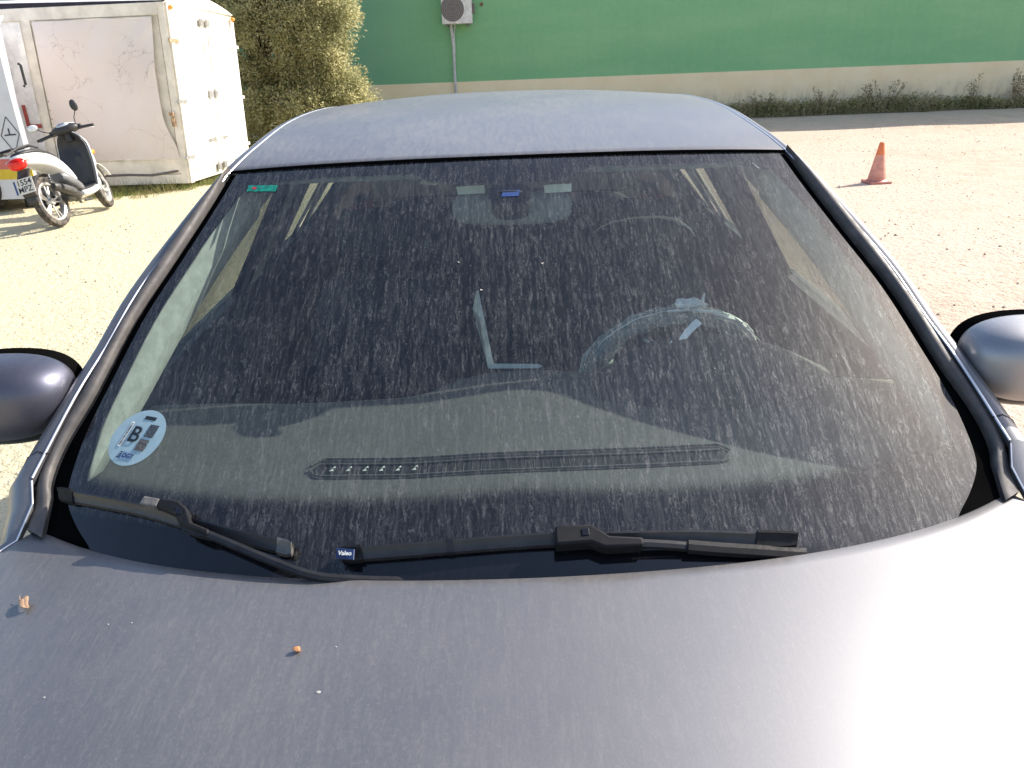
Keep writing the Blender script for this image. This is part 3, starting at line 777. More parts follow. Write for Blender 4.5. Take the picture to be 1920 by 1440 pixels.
def stext(name, body, size, mat, a, b, par, sx=1.0, bold=0.0, off=.0020):
    mt = _F.to_4x4(); mt.translation = sk(a, b, off)+Vector((CX, 0, 0)); return text(name, body, size, mat, mt, par, sx=sx, bold=bold, extrude=0)
stext('letter', 'B', .041, ink, -.007, .003, sto, bold=.0006)
srect(.012, .004, .031, .027, .0016, 'printed_square', pmat('printed_grey', (.05, .06, .07), .6, scale=400, var=.9), sto)
srect(.009, -.022, .029, -.001, .0016, 'printed_square', pmat('printed_brown_grey', (.10, .09, .085), .6, scale=400, var=.9), sto)
srect(-.008, .034, .016, .0405, .0016, 'printed_bar', ink, sto)
srect(-.029, -.022, -.022, .026, .0016, 'barcode_label', wht, sto)
m = MB(); b_ = -.019
while b_ < .023:
    h_ = random.choice([.0005, .0009, .0014]); m.add([sk(-.0275, b_, .0019), sk(-.0235, b_, .0019), sk(-.0235, b_+h_, .0019), sk(-.0275, b_+h_, .0019)], [(0, 1, 2, 3)]); b_ += h_+random.choice([.0006, .001])
cb(m, 'barcode', ink, sto, smooth=False)
srect(-.010, -.042, .016, -.028, .0014, 'logo_plate', pmat('logo_blue', (.20, .30, .42), .5), sto)
stext('logo_text', 'DGT', .011, navy, .005, -.0350, sto, bold=.0003)
m = MB()
for i in range(4): m.add([sk(-.019+i*.0008, -.041+i*.0033, .0019), sk(-.009, -.041+i*.0033, .0019), sk(-.009, -.039+i*.0033, .0019), sk(-.015+i*.0008, -.039+i*.0033, .0019)], [(0, 1, 2, 3)])
cb(m, 'logo_bars', navy, sto, smooth=False)
def patch(x0, s0, x1, s1, off, name, mat, par):
    m = MB(); m.add([ws(s0, x0, off), ws(s0, x1, off), ws(s1, x1, off), ws(s1, x0, off)], [(0, 1, 2, 3)]); return cb(m, name, mat, par, smooth=False)
o = patch(-.556, .906, -.490, .930, .0012, 'inspection_sticker', grn, car)
patch(-.545, .914, -.536, .922, .0018, 'sticker_mark', pmat('red_ink', (.5, .02, .03), .5), o)

# --- wipers
def sect_path(pts, profile, off0=0.0, taper=None, offs=None):
    """sweep a profile (across, height) along points lying on the windscreen surface"""
    rings = []
    for i, (x, s) in enumerate(pts):
        x1, s1 = pts[min(i+1, len(pts)-1)]; x0, s0 = pts[max(i-1, 0)]
        dx, ds = x1-x0, s1-s0; L = math.hypot(dx, ds); nx, ns = -ds/L, dx/L
        if ns < 0: nx, ns = -nx, -ns
        k = taper[i] if taper else 1
        rings.append([ws(s+ns*a*k, x+nx*a*k, (offs[i] if offs else off0)+h) for a, h in profile])
    return rings
def resample(pix, n, off=.012):
    q = [onws(*p, off) for p in pix]; out = []
    ks = [(i, 0) for i in range(len(q))]
    for i in range(n+1):
        k = (len(q)-1)*i/n; out.append((stab([(j, a[0]) for j, a in enumerate(q)], k), stab([(j, a[1]) for j, a in enumerate(q)], k)))
    return out
M_blade = pmat('dusty_blade_rubber', (.024, .023, .025), .42, scale=60, dirt=.12, dirtcol=(.10, .095, .09))
blade_prof = [(-.0085, .004), (-.0075, .010), (-.001, .0125), (.004, .018), (.0065, .0185), (.0085, .010), (.0085, .004), (.001, .0002), (-.001, .0002)]
def wiper(blade_px, arm_px, headq, name_lab, valeo=None, capmat=None, collar=None):
    root = bpy.data.objects.new('wiper', None); C.objects.link(root); root.parent = car; root['label'] = name_lab
    p0 = ws(*reversed(onws(*blade_px[len(blade_px)//2]))) ; root.location = (p0.x, p0.y-1.9, p0.z)
    def wb(m, name, mat, par=None, **kw):
        m.v = [Vector((p[0]+CX, p[1], p[2])) for p in m.v]
        o = m.build(name, mat, None, **kw); o.parent = par or root
        if par is None: o.matrix_parent_inverse = Matrix.Translation(Vector((CX, 1.9, 0))+root.location).inverted()
        return o
    B = resample(blade_px, 60, .010)
    m = MB(); m.loft(sect_path(B, blade_prof)); bl = wb(m, 'blade', M_blade, auto=30)
    fat = [(a*1.22, h*1.12+.001) for a, h in blade_prof]
    for idx, e in enumerate((B[:5], B[-5:][::-1])):
        tp = [.75, 1.0, 1.05, 1.05, 1.03]
        m = MB(); m.loft(sect_path(e, fat, taper=tp)); wb(m, 'end_cap', capmat if (capmat and idx == 1) else M_wiper, bl, auto=30)
    if valeo:
        m = MB(); m.loft(sect_path([B[19], B[20]], [(a*1.1, h*1.08) for a, h in blade_prof])); wb(m, 'blade_clip', M_black, bl)
    # connector head
    m = MB(); hq = [onws(*p, .020) for p in headq]
    m.add([ws(s, x, .006) for x, s in hq]+[ws(s, x, .030) for x, s in hq], [tuple(reversed(range(len(hq)))), tuple(range(len(hq), 2*len(hq)))]+[(i, (i+1) % len(hq), len(hq)+(i+1) % len(hq), len(hq)+i) for i in range(len(hq))])
    hd = wb(m, 'arm_head', M_wiper, bevel=.003)
    AOF = lambda i: lerp(.020, .0 if valeo else -.034, (i/(len(arm_px)-1))**(1.5 if valeo else 5))
    A = [onws(*p, .002+AOF(i)) for i, p in enumerate(arm_px)]; AO = [AOF(i) for i in range(len(arm_px))]
    K = [(len(arm_px)-1)*i/40 for i in range(41)]
    AO = [tab(list(enumerate(AO)), k) for k in K]
    A = [(stab([(j, a[0]) for j, a in enumerate(A)], k), stab([(j, a[1]) for j, a in enumerate(A)], k)) for k in K]
    n = len(A); arm = [(-.0065, 0), (-.0055, .006), (.0, .0075), (.0055, .006), (.0065, 0), (.005, -.003), (-.005, -.003)]
    m = MB(); m.loft(sect_path(A, arm, taper=[1.35 if i < 8 else 0.95 for i in range(n)], offs=AO)); wb(m, 'arm', M_wsteel, auto=30)
    if collar is not None:
        m = MB(); i = collar; m.loft(sect_path(A[i:], [(a*1.3, h*1.4) for a, h in arm], offs=AO[i:])); wb(m, 'arm_sleeve', M_wiper, auto=30)
    return root, bl, hd, wb
M_capdust = pmat('dusty_grey_cap', (.11, .105, .10), .6, scale=90, dirt=.4)
r1, b1, h1, wbR = wiper([(640, 1041), (740, 1034), (850, 1025), (980, 1015), (1100, 1011), (1300, 1008), (1494, 1013)],
      [(1105, 1010), (1140, 1019), (1200, 1020), (1260, 1023), (1330, 1029), (1420, 1035), (1510, 1041)],
      [(1040, 992), (1108, 989), (1142, 1010), (1205, 1013), (1206, 1028), (1135, 1032), (1108, 1022), (1042, 1027)],
      'long wiper with its blade lying flat toward the right of the windscreen', True, None, 23)
for wbf, q in ((wbR, (1098, 996)),):
    pass
r2, b2, h2, wbL = wiper([(112, 927), (180, 940), (258, 955), (330, 975), (400, 993), (480, 1014), (548, 1031)],
      [(345, 985), (370, 996), (400, 1006), (450, 1027), (520, 1056), (590, 1080), (660, 1087), (760, 1090), (880, 1094)],
      [(292, 952), (302, 938), (338, 944), (354, 958), (362, 984), (396, 998), (392, 1010), (340, 990), (330, 968)],
      'short wiper with dusty tip lying across the lower left corner of the windscreen', None, M_capdust)
m = MB(); q = [onws(*p, .022) for p in [(264, 950), (274, 935), (304, 940), (296, 955)]]
m.hexa([ws(s, x, .010) for x, s in q], [ws(s, x, .031) for x, s in q]); wbL(m, 'adapter_cap', M_capdust, None, smooth=False, bevel=.002)
for wbf, cpx in ((wbR, (1098, 997)), (wbL, (335, 957))):
    x, s = onws(*cpx, .031); m = MB()
    m.hexa([ws(s-.005, x-.005, .029), ws(s-.005, x+.005, .029), ws(s+.005, x+.005, .029), ws(s+.005, x-.005, .029)], [ws(s-.005, x-.005, .0312), ws(s-.005, x+.005, .0312), ws(s+.005, x+.005, .0312), ws(s+.005, x-.005, .0312)])
    wbf(m, 'release_button', M_black_gloss, None, smooth=False, bevel=.0007)
# maker's word on the blade tip
x, s = onws(648, 1040, .019); m = MB()
m.hexa([ws(s-.008, x-.013, .0215), ws(s-.008, x+.013, .0215), ws(s+.007, x+.013, .0225), ws(s+.007, x-.013, .0225)], [ws(s-.007, x-.012, .0228), ws(s-.007, x+.012, .0228), ws(s+.006, x+.012, .0238), ws(s+.006, x-.012, .0238)])
wbR(m, 'brand_plate', navy, b1, smooth=False)
mt = wframe(x, s-.0005, .0242) @ Matrix.Rotation(rad(3), 4, 'Z'); mt.translation += Vector((CX, 0, 0))
tx = text('brand_text', 'Valeo', .0088, wht, mt, None, extrude=.0001, bold=.0002, sx=.95); tx.parent = b1

# --- door mirrors
M_mirR = paint_mat('sunlit_mirror_paint', (.30, .30, .32), .35); M_mirL = paint_mat('shaded_mirror_paint', (.085, .088, .125), .25)  # one car paint; sun glare and shade put into the two base colours
M_lower = pmat('dark_glossy_shell', (.04, .038, .04), .22, .3, dirt=.1)
def mirror(sg):
    root = bpy.data.objects.new('door_mirror', None); C.objects.link(root); root.parent = car; root.location = (sg*.93, 1.28-1.9, 1.10)
    root['label'] = 'door mirror on the '+('left, its casing dark with blue sky reflection' if sg < 0 else 'right, its casing glaring in the sun')
    def mb_(m, name, mat, **kw):
        m.v = [Vector((p[0]+CX, p[1], p[2])) for p in m.v]; o = m.build(name, mat, None, **kw); o.parent = root
        o.matrix_parent_inverse = Matrix.Translation(Vector((CX, 1.9, 0))+root.location).inverted(); return o
    c = Vector((sg*.925, 1.285, 1.103))
    def shape(v, kx=1, off=0):
        # superellipsoid, bulging to the front, flat to the rear, tapering to the outer end
        x = v.x*sg; 
        if v.y > 0: v = Vector((v.x, v.y*.35, v.z))
        k = 1-.16*sstep(-.02, .14, x); v = Vector((v.x, v.y*k, v.z*k+.012*sstep(0, .13, x)))
        if v.z < 0: v = Vector((v.x*(1-.10*abs(v.z)/.09), v.y, v.z))
        return v
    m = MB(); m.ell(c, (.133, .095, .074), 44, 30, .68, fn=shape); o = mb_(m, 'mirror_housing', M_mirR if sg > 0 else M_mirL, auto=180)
    set_uv(o, lambda q: (q.x, q.z))
    m = MB(); m.ell(c+Vector((0, .034, .0)), (.1335, .050, .0738), 44, 24, .68, fn=lambda v: shape(v)); mb_(m, 'mirror_rim', M_seal)
    # lower shell
    m = MB(); m.ell(c+Vector((0, .004, -.044)), (.118, .082, .036), 40, 18, .7, fn=shape); o = mb_(m, 'mirror_lower_shell', M_lower, auto=180)
    m = MB(); m.tube([c+Vector((-sg*.088, .01, -.040)), c+Vector((-sg*.11, .03, -.052)), Vector((sg*.835, 1.33, 1.015)), Vector((sg*.82, 1.35, 1.0))], [.030, .028, .026, .03], 14, flat=.7); mb_(m, 'mirror_arm', M_black)
    m = MB(); q0 = c+Vector((sg*.02, -.0705, -.052)); m.tube([q0+Vector((-sg*.005, .0, .012)), q0+Vector((0, -.001, -.004)), q0+Vector((sg*.006, .016, -.020))], .0014, 6); mb_(m, 'seam', M_seal)
    m = MB(); m.add([c+Vector((x*.095, .030, z*.048)) for x, z in ((-1, -.8), (1, -.8), (1, .9), (-1, .9))], [(0, 1, 2, 3)]); mb_(m, 'mirror_glass', M_chrome, smooth=False)
mirror(-1); mirror(1)
# --- debris on the bonnet
def onhood(px, py):
    d = ray(px, py); t_ = .5
    for _ in range(60):
        p = CP+d*t_; f = p.z-hz(p.x-CX, p.y); t_ += f*.8
    return CP+d*t_
p = onhood(48, 1137)
lf = MB(); pts = []
for i in range(9):
    v = i/8; c_ = p+Vector((.022*(v-.5), -.017*(v-.5)+.004*math.sin(6*v), .004+.004*math.sin(3*v))); w_ = .0050*math.sin(math.pi*min(1, v*.9+.08))+.001
    pts.append([c_+Vector((w_*.6, w_*.8, .002)), c_, c_+Vector((-w_*.6, -w_*.8, .002))])
lf.grid(pts); lf.tube([p+Vector((-.011, .008, .004)), p+Vector((-.016, .016, .006))], .0006, 5)
o = lf.build('dry_leaf', pmat('brown_dry_leaf', (.34, .22, .14), .9, scale=90), None, solid=.0008); tag(o, 'brown curled dry leaf lying on the left of the bonnet', 'leaf')
p = onhood(558, 1222)
lf = MB(); lf.ell(p+Vector((0, 0, .004)), (.0048, .0036, .0026), 14, 8, 1, fn=lambda v: v*(1+.5*noise.noise(v*300)))
o = lf.build('seed_husk', pmat('orange_brown_husk', (.42, .19, .08), .7, scale=300), None); tag(o, 'tiny orange-brown seed husk on the middle of the bonnet', 'seed')
for px, py, r in ((1018, 492, .004), (905, 545, .004), (860, 492, .0028), (1340, 690, .002)):
    x, s_ = onws(px, py, .001); m = MB()
    for q in range(4): m.ell(ws(s_+random.uniform(-1, 1)*r, x+random.uniform(-1, 1)*r, .0006), (r*random.uniform(.2, .5), r*random.uniform(.3, .6), .0005), 10, 6)
    cb(m, 'dirt_speck', pmat('pale_dirt_speck', (.45, .42, .36), .9), wso)
dr = pmat('white_dropping', (.38, .37, .35), .8, scale=200)
for px, py, r in ((597, 1298, .0028), (490//2+2, 1168, .0012), (630, 1213, .0012), (83, 1308, .0014), (203, 1171, .0014)):
    m = MB(); p = onhood(px, py); p.x -= CX; m.ell(p+Vector((0, 0, .0002)), (r, r*.8, .0006), 10, 6); cb(m, 'white_speck', dr)
# ============================================================ GROUND
t = NT('dry_gravelly_earth'); v = t.obj()
big = t.noise(v, 0.35, 4, .6); mid = t.noise(v, 3.0, 5, .65); fine = t.noise(v, 38, 4, .7); sp = t.noise(v, 14, 3, .7)
c1 = t.mix(t.ss(big, .35, .65), (.56, .43, .33), (.63, .50, .40))
c1 = t.mix(t.ss(mid, .35, .70), c1, (.66, .52, .41))
c1 = t.mix(t.ss(fine, .42, .72, 0, .55), c1, (.38, .27, .20))
c1 = t.mix(t.ss(sp, .60, .70, 0, .75), c1, (.24, .15, .11))
sx = t.n('ShaderNodeSeparateXYZ'); t.put(sx.inputs[0], v)
c1 = t.mix(t.ss(sx.outputs[0], 1, -3, 0, .55), c1, (.64, .61, .36))
bh = t.math('ADD', t.math('MULTIPLY', fine, .5), t.math('MULTIPLY', sp, 1.2))
M_ground = t.done(t.bsdf(c1, .95, 0, t.bump(bh, .8, .025), **{'Specular IOR Level': .15}))
gm = MB()
def axis_pts(a): return sorted(set([-300, -120, -60, -35]+[x*.5 for x in range(-44, 45)]+[35, 60, 120, 300]))
xs = axis_pts(0); rows = []
for y in [yy for yy in [-300, -120, -60, -30]+[q*.5 for q in range(-40, 50)]+[35, 60, 120, 300]]:
    rows.append([Vector((x, y, .028*noise.noise(Vector((x*.8, y*.8, 0))) if abs(x) < 22 and -19 < y < 17.5 else 0)) for x in xs])
gm.grid(rows); g = gm.build('ground', M_ground, None); tag(g, 'bare dry earth and gravel yard', None, None, 'structure'); g['category'] = 'ground'
def gz(x, y): return .028*noise.noise(Vector((x*.8, y*.8, 0))) if abs(x) < 22 and -19 < y < 17.5 else 0
# loose stones
M_st = pmat('yard_stones', (.52, .42, .32), .95, var=.5, scale=3)
m = MB()
def stone(x, y, r):
    c = Vector((x, y, gz(x, y)+r*.15)); a = random.random()*6; q = [random.uniform(.6, 1.2) for _ in range(6)]
    vs = [c+Vector((math.cos(a+k*math.pi/2)*r*q[k], math.sin(a+k*math.pi/2)*r*q[k], -r*.2)) for k in range(4)]+[c+Vector((0, 0, r*.65*q[4]))]
    m.add(vs, [(0, 1, 4), (1, 2, 4), (2, 3, 4), (3, 0, 4)])
for _ in range(17000):
    if random.random() < .5: x = random.uniform(-8, -1.2); y = random.uniform(1.0, 14)
    else: x = random.uniform(1.2, 14); y = random.uniform(1.0, 17)
    if noise.noise(Vector((x*.7, y*.7, 5))) < random.uniform(-.5, .35): continue
    stone(x, y, random.choice([.005, .006, .007, .008, .010, .012, .016]))
tag(m.build('gravel', M_st, None, smooth=False), 'small stones scattered over the dry yard', 'gravel', None, 'stuff')

# ============================================================ GREEN WALL
t = NT('green_wall_paint'); v = t.obj()
n1 = t.noise(t.scale(v, .25, .25, 1.2), 1.2, 4, .6); n2 = t.noise(v, 9, 4, .6)
col = t.mix(t.ss(n1, .3, .7), (.19, .45, .21), (.25, .50, .24)); col = t.mix(t.ss(n2, .3, .75, 0, .18), col, (.36, .56, .33))
sx = t.n('ShaderNodeSeparateXYZ'); t.put(sx.inputs[0], v)
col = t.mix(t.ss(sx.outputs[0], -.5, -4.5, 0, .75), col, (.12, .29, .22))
stv = t.ss(t.noise(t.scale(v, 3.2, 1, .12), 2.2, 3, .6), .35, .7, 0, .22); col = t.mix(stv, col, (.20, .40, .23))
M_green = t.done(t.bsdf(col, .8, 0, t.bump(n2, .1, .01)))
t = NT('cream_plinth_paint'); v = t.obj()
sx = t.n('ShaderNodeSeparateXYZ'); t.put(sx.inputs[0], v)
n1 = t.noise(v, 1.6, 5, .65); n2 = t.noise(t.scale(v, 1, 1, .35), 7, 4, .65)
col = t.mix(t.ss(n1, .3, .7), (.86, .70, .44), (.90, .77, .52))
st_ = t.math('MULTIPLY', t.ss(sx.outputs[2], .75, .1, 0, 1), t.ss(n2, .35, .65))
col = t.mix(t.math('MULTIPLY', st_, .75), col, (.33, .28, .20))
M_plinth = t.done(t.bsdf(col, .85, 0, t.bump(n2, .15, .01)))
bd = thing('green_building', 'long green rendered building with a cream painted plinth behind the yard', 'building', (3, 19, 0))
m = MB(); m.box((3, 23, 2.6), (60, 8, 5.2-0.0)); m.build('wall', M_green, bd, smooth=False)
m = MB(); m.box((3, 18.985, .48), (60, .06, 1.03)); m.build('plinth', M_plinth, bd, smooth=False)
m = MB(); m.box((3, 22.95, 5.26), (60.4, 8.5, .12)); m.build('roof_edge', pmat('grey_roof_edge', (.3, .3, .3), .7), bd, smooth=False)

# air conditioner
M_acw = pmat('white_ac_enamel', (.72, .70, .66), .5, dirt=.15); M_acg = pmat('dark_ac_grille', (.16, .14, .13), .6, scale=60)
a0, a1_ = aty(829, 46, 18.62), aty(886, 44, 18.62); wz = a0.z; wd = a1_.x-a0.x
ac = thing('air_conditioner', 'white twin-fan outdoor air conditioning unit mounted high on the green wall', 'air conditioner', ((a0.x+a1_.x)/2, 18.78, wz))
cx = (a0.x+a1_.x)/2
m = MB(); m.box((cx, 18.80, wz+.65), (wd, .32, 1.3)); m.build('casing', M_acw, ac, smooth=False, bevel=.02)
for q in (.30, .90):
    m = MB(); m.lathe((cx-.09, 18.635, wz+q), (0, -1, 0), [(.0, .0), (.235, .0), (.245, .008), (.25, .0)], 32); fg = m.build('fan_grille', M_acg, ac)
    m = MB()
    for r in (.05, .09, .13, .17, .21): m.lathe((cx-.09, 18.627, wz+q), (0, -1, 0), [(r, 0), (r+.008, .004), (r+.016, 0)], 32)
    m.build('grille_rings', pmat('grey_grille_ring', (.26, .24, .22), .6), fg)
m = MB(); m.box((cx+.22, 18.632, wz+.93), (.07, .006, .03)); m.build('badge', M_acg, ac, smooth=False)
for q in (-.22, .22): m = MB(); m.box((cx+q, 18.82, wz-.02), (.04, .40, .035)); m.build('bracket', M_acg, ac, smooth=False)
m = MB(); m.box((a1_.x+.03, 18.82, wz+.30), (.05, .14, .20)); m.build('valve_cover', M_acg, ac, smooth=False, bevel=.01)
px_ = aty(848, 60, 18.9).x
m = MB(); m.tube([(px_-.02, 18.84, wz), (px_-.01, 18.88, wz-.15), (px_+.015, 18.90, wz-.5), (px_-.005, 18.91, 1.1), (px_+.01, 18.905, .5), (px_, 18.90, 0)], .034, 10)
m.tube([(px_+.07, 18.84, wz), (px_+.04, 18.90, wz-.2), (px_+.035, 18.91, wz-.6)], .014, 8)
tag(m.build('drain_pipe', pmat('white_grey_pipe', (.55, .55, .55), .6, dirt=.3), None), 'white insulated pipe running down the wall from the air conditioner', 'pipe')
m = MB(); q = aty(903, 8, 18.99); m.lathe(q, (0, -1, 0), [(0, .03), (.03, .03), (.035, 0)], 14)
tag(m.build('wall_fitting', pmat('rusty_fitting', (.22, .08, .05), .8), None), 'small rusty round fitting on the green wall right of the air conditioner', 'fitting')

# weeds along the wall
def leafcard(m, p, d, w_, n=None):
    a = d.cross(Vector((random.uniform(-1, 1), random.uniform(-1, 1), random.uniform(-1, 1)))).normalized()*w_
    m.add([p-a*.4, p+d*.5-a, p+d, p+d*.5+a], [(0, 1, 2, 3)])
def leaf_mat(name, c1, c2, transl=.35, sc_=2.0):
    t = NT(name); oi = t.obj(); n_ = t.noise(oi, sc_, 3, .6); n2 = t.noise(oi, 23, 2)
    col = t.mix(t.ss(n_, .35, .65), c1, c2); col = t.mix(t.ss(n2, .3, .7, 0, .4), col, tuple(c*.55 for c in c1))
    b = t.bsdf(col, .65, 0, None, **{'Specular IOR Level': .3}); tl = t.n('ShaderNodeBsdfTranslucent'); t.put(tl.inputs[0], col)
    return t.done(t.mixsh(transl, b, tl.outputs[0]))
M_weed = leaf_mat('wall_weeds', (.24, .20, .11), (.36, .28, .17))
M_weedg = leaf_mat('green_weeds', (.34, .33, .15), (.52, .44, .27))
m = MB()
def clump(m, x, y, h, n, spread, z0=0):
    for _ in range(n):
        a = random.uniform(0, 6.28); r = random.random()*spread; bx = Vector((x+r*math.cos(a), y+r*math.sin(a)*.6, z0))
        lean = Vector((math.cos(a)*.35*random.random(), math.sin(a)*.2*random.random(), 1)).normalized(); hh = h*random.uniform(.5, 1.1)
        k = 6
        for i in range(k):
            p = bx+lean*hh*(i+random.random())/k
            leafcard(m, p, Vector((random.uniform(-1, 1), random.uniform(-1, 1), random.uniform(.1, 1))).normalized()*random.uniform(.04, .09), .016)
        wv = Vector((random.uniform(-.1, .1)*hh, random.uniform(-.1, .1)*hh, hh)); e = Vector((.004, 0, 0))
        m.add([bx-e, bx+e, bx+wv*.97+lean*.01], [(0, 1, 2)])
x = -3.6
while x < 16:
    h = .34+.22*noise.noise(Vector((x*.9, 0, 0)))+.06*noise.noise(Vector((x*3, 4, 0)))
    if x > 10: h -= .08
    clump(m, x, 18.62+.12*noise.noise(Vector((x, 9, 0))), max(.2, h), 24, .22)
    x += .085
tag(m.build('weed_strip', M_weedg, None, smooth=False), 'dark green and brown weeds growing along the foot of the plinth', 'weeds', None, 'stuff')
def bush(x, y, h, n, sp, label):
    m = MB(); 
    for _ in range(n):
        a = random.uniform(-1, 1); top = Vector((x+a*sp*1.3, y+random.uniform(-.1, .1), h*random.uniform(.7, 1.05))); b0 = Vector((x+a*sp*.3, y, 0))
        m.tube([b0, b0.lerp(top, .5)+Vector((random.uniform(-.03, .03), 0, .02)), top], [.006, .004, .002], 4, cap=False)
        for i in range(26):
            p = b0.lerp(top, random.uniform(.35, 1))
            leafcard(m, p+Vector((random.uniform(-.04, .04), random.uniform(-.04, .04), 0)), Vector((random.uniform(-1, 1), random.uniform(-1, 1), random.uniform(-.2, 1))).normalized()*random.uniform(.025, .06), .012)
    tag(m.build('tall_weed', M_weed, None, smooth=False), label, 'weed', 'tall weeds standing against the plinth')
bush(aty(1655, 190, 18.6).x, 18.6, .72, 16, .42, 'widest tall weed bush against the plinth, behind the traffic cone')
bush(aty(1828, 170, 18.6).x, 18.6, .74, 5, .16, 'thin tall weed with dark seed heads, second from the right end')
bush(aty(1908, 160, 18.6).x, 18.6, .85, 14, .25, 'tallest dark weed at the right end of the plinth')
bush(aty(1545, 190, 18.6).x, 18.6, .62, 9, .25, 'tall weed with spread stems left of the widest bush')
bush(aty(1430, 200, 18.6).x, 18.6, .55, 8, .25, 'brown weed just beyond the right edge of the car roof')

# ============================================================ TREE
def tree(name, x, y, blobs, nclump, nleaf, label, mats, trunk_r=.14, seed=3):
    rnd = random.Random(seed); root = thing(name, label, 'tree', (x, y, 0))
    m = MB(); tops = []
    m.tube([(x, y, 0), (x+.05, y, .7), (x-.05, y+.05, 1.4), (x, y, 2.2), (x+.05, y, 3.2)], [trunk_r*1.2, trunk_r, trunk_r*.85, trunk_r*.6, trunk_r*.25], 10)
    for b, r in blobs:
        b = Vector(b); s0 = Vector((x, y, max(.5, b.z*.45))); m.tube([s0, s0.lerp(b, .5)+Vector((0, 0, .12)), b], [trunk_r*.5, trunk_r*.3, trunk_r*.1], 7)
    m.build('trunk', pmat('tree_bark', (.13, .10, .07), .9, bump=.6), root)
    m = MB()
    for _ in range(nclump):
        b, r = rnd.choices(blobs, weights=[q[1]**2 for q in blobs])[0]
        d = Vector((rnd.gauss(0, 1), rnd.gauss(0, 1), rnd.gauss(0, 1))).normalized()
        if d.y > .35 and rnd.random() < .6: d.y = -d.y
        c = Vector(b)+d*r*rnd.uniform(.72, 1.05); cr = rnd.uniform(.10, .24)
        if c.z < .05: continue
        cd = (d+Vector((0, 0, -.35))).normalized()
        for k in range(nleaf):
            o_ = Vector((rnd.gauss(0, 1), rnd.gauss(0, 1), rnd.gauss(0, 1))).normalized()*cr*rnd.random()**.5
            dd = (cd*.6+o_.normalized()*.9+Vector((0, 0, .1))).normalized(); L = rnd.uniform(.04, .08)
            a = dd.cross(Vector((rnd.uniform(-1, 1), rnd.uniform(-1, 1), rnd.uniform(-1, 1)))).normalized()*L*.23
            p = c+o_; m.add([p, p+dd*L*.5-a, p+dd*L, p+dd*L*.5+a], [(0, 1, 2, 3)])
    m.build('crown', mats, root, smooth=False)
    # dark inner twig mass so that the crown is not see-through
    return root
M_olive = leaf_mat('olive_leaves', (.46, .45, .24), (.66, .62, .36), .5, 1.8)
ty = 15.8
blobs = [((-4.7, ty, .8), .95), ((-3.9, ty-.1, .75), .85), ((-3.5, ty-.1, 1.55), .62), ((-3.15, ty, .9), .55), ((-4.3, ty, 2.1), 1.0), ((-3.65, ty-.1, 2.35), .72), ((-5.2, ty, 2.0), .9), ((-4.6, ty, 3.1), 1.0), ((-3.9, ty, 3.0), .75), ((-5.5, ty, 3.1), .8), ((-3.35, ty-.2, 1.9), .55), ((-3.2, ty, 1.25), .6), ((-3.25, ty, 2.5), .7), ((-3.3, ty, 3.2), .7), ((-2.95, ty, .7), .5)]
tree('olive_tree', -4.5, ty, blobs, 2100, 75, 'dense grey-green olive-like tree between the cargo box and the green wall', M_olive)

# dry grass beneath the box and tree
M_dry = leaf_mat('yellow_green_grass', (.30, .27, .11), (.22, .27, .08), .3)
m = MB()
def tuft(x, y, h, n, sp):
    for _ in range(n):
        a = random.uniform(0, 6.28); r = random.random()**.7*sp; b = Vector((x+r*math.cos(a), y+r*math.sin(a), gz(x, y)-.01))
        tip = b+Vector((random.uniform(-.5, .5)*h, random.uniform(-.5, .5)*h, h*random.uniform(.4, 1))); e = Vector((math.cos(a), math.sin(a), 0))*.004
        m.add([b-e, b+e, tip], [(0, 1, 2)])
for _ in range(330):
    p = atz(random.uniform(205, 470), 0, 0) if False else None
    u = random.random(); q = Vector((-5.4, 10.7, 0)).lerp(Vector((-3.65, 12.6, 0)), u)
    tuft(q.x+random.gauss(0, .16), q.y+random.gauss(0, .2)-.1, random.uniform(.05, .14), 30, .12)
for _ in range(70):
    tuft(random.uniform(-5.6, -4.4), 10.95+random.gauss(0, .15), random.uniform(.12, .30), 8, .1)
for _ in range(120):
    tuft(random.uniform(-4.2, -3.0), random.uniform(12.8, 15.4), random.uniform(.12, .35), 22, .15)
tag(m.build('grass', M_dry, None, smooth=False), 'yellowing grass around the foot of the cargo box', 'grass', None, 'stuff')

# ============================================================ WHITE CARGO BOX
ZB = .09
Bn = atz(356, 343, ZB); Bf = atz(467, 308, ZB)
Tn = aty(307, 3, Bn.y); Tf = aty(433, 30, Bf.y+.02)
Ld = Vector((-1, .045, 0)).normalized()*4.2; Ld.z = .0
Bl = Bn+Ld; Tl = Tn+Ld+Vector((.0, 0, -.02))
Blf = Bf+Ld; Tlf = Tf+Ld
box = thing('cargo_box', 'old white truck cargo box with cracked tarpaulin side and sunlit rear doors', 'cargo box', Bn)
M_boxw = pmat('aged_white_box_paint', (.80, .74, .64), .6, scale=4, dirt=.22, dirtcol=(.42, .33, .22), bump=.05)
M_boxd = pmat('white_door_paint', (.86, .84, .80), .45, scale=6, dirt=.06, dirtcol=(.5, .35, .2))
M_rust = pmat('rusty_edge', (.42, .28, .17), .9, scale=20, var=.5)
M_grey = pmat('grey_steel', (.35, .34, .33), .5, .4)
def bp(u, v, w=0):   # u along door width 0..1, v height 0..1, on the door face, w metres outward
    a = Bn.lerp(Bf, u); b = Tn.lerp(Tf, u); nrm = (Bf-Bn).cross(Vector((0, 0, 1))).normalized(); return a.lerp(b, v)+nrm*w
def sp(u, v, w=0):   # u along long side 0 (door end)..1, on the side face
    a = Bn.lerp(Bl, u); b = Tn.lerp(Tl, u); nrm = Vector((0, 0, 1)).cross(Ld).normalized()*-1
    if nrm.y > 0: nrm = -nrm
    return a.lerp(b, v)+nrm*w
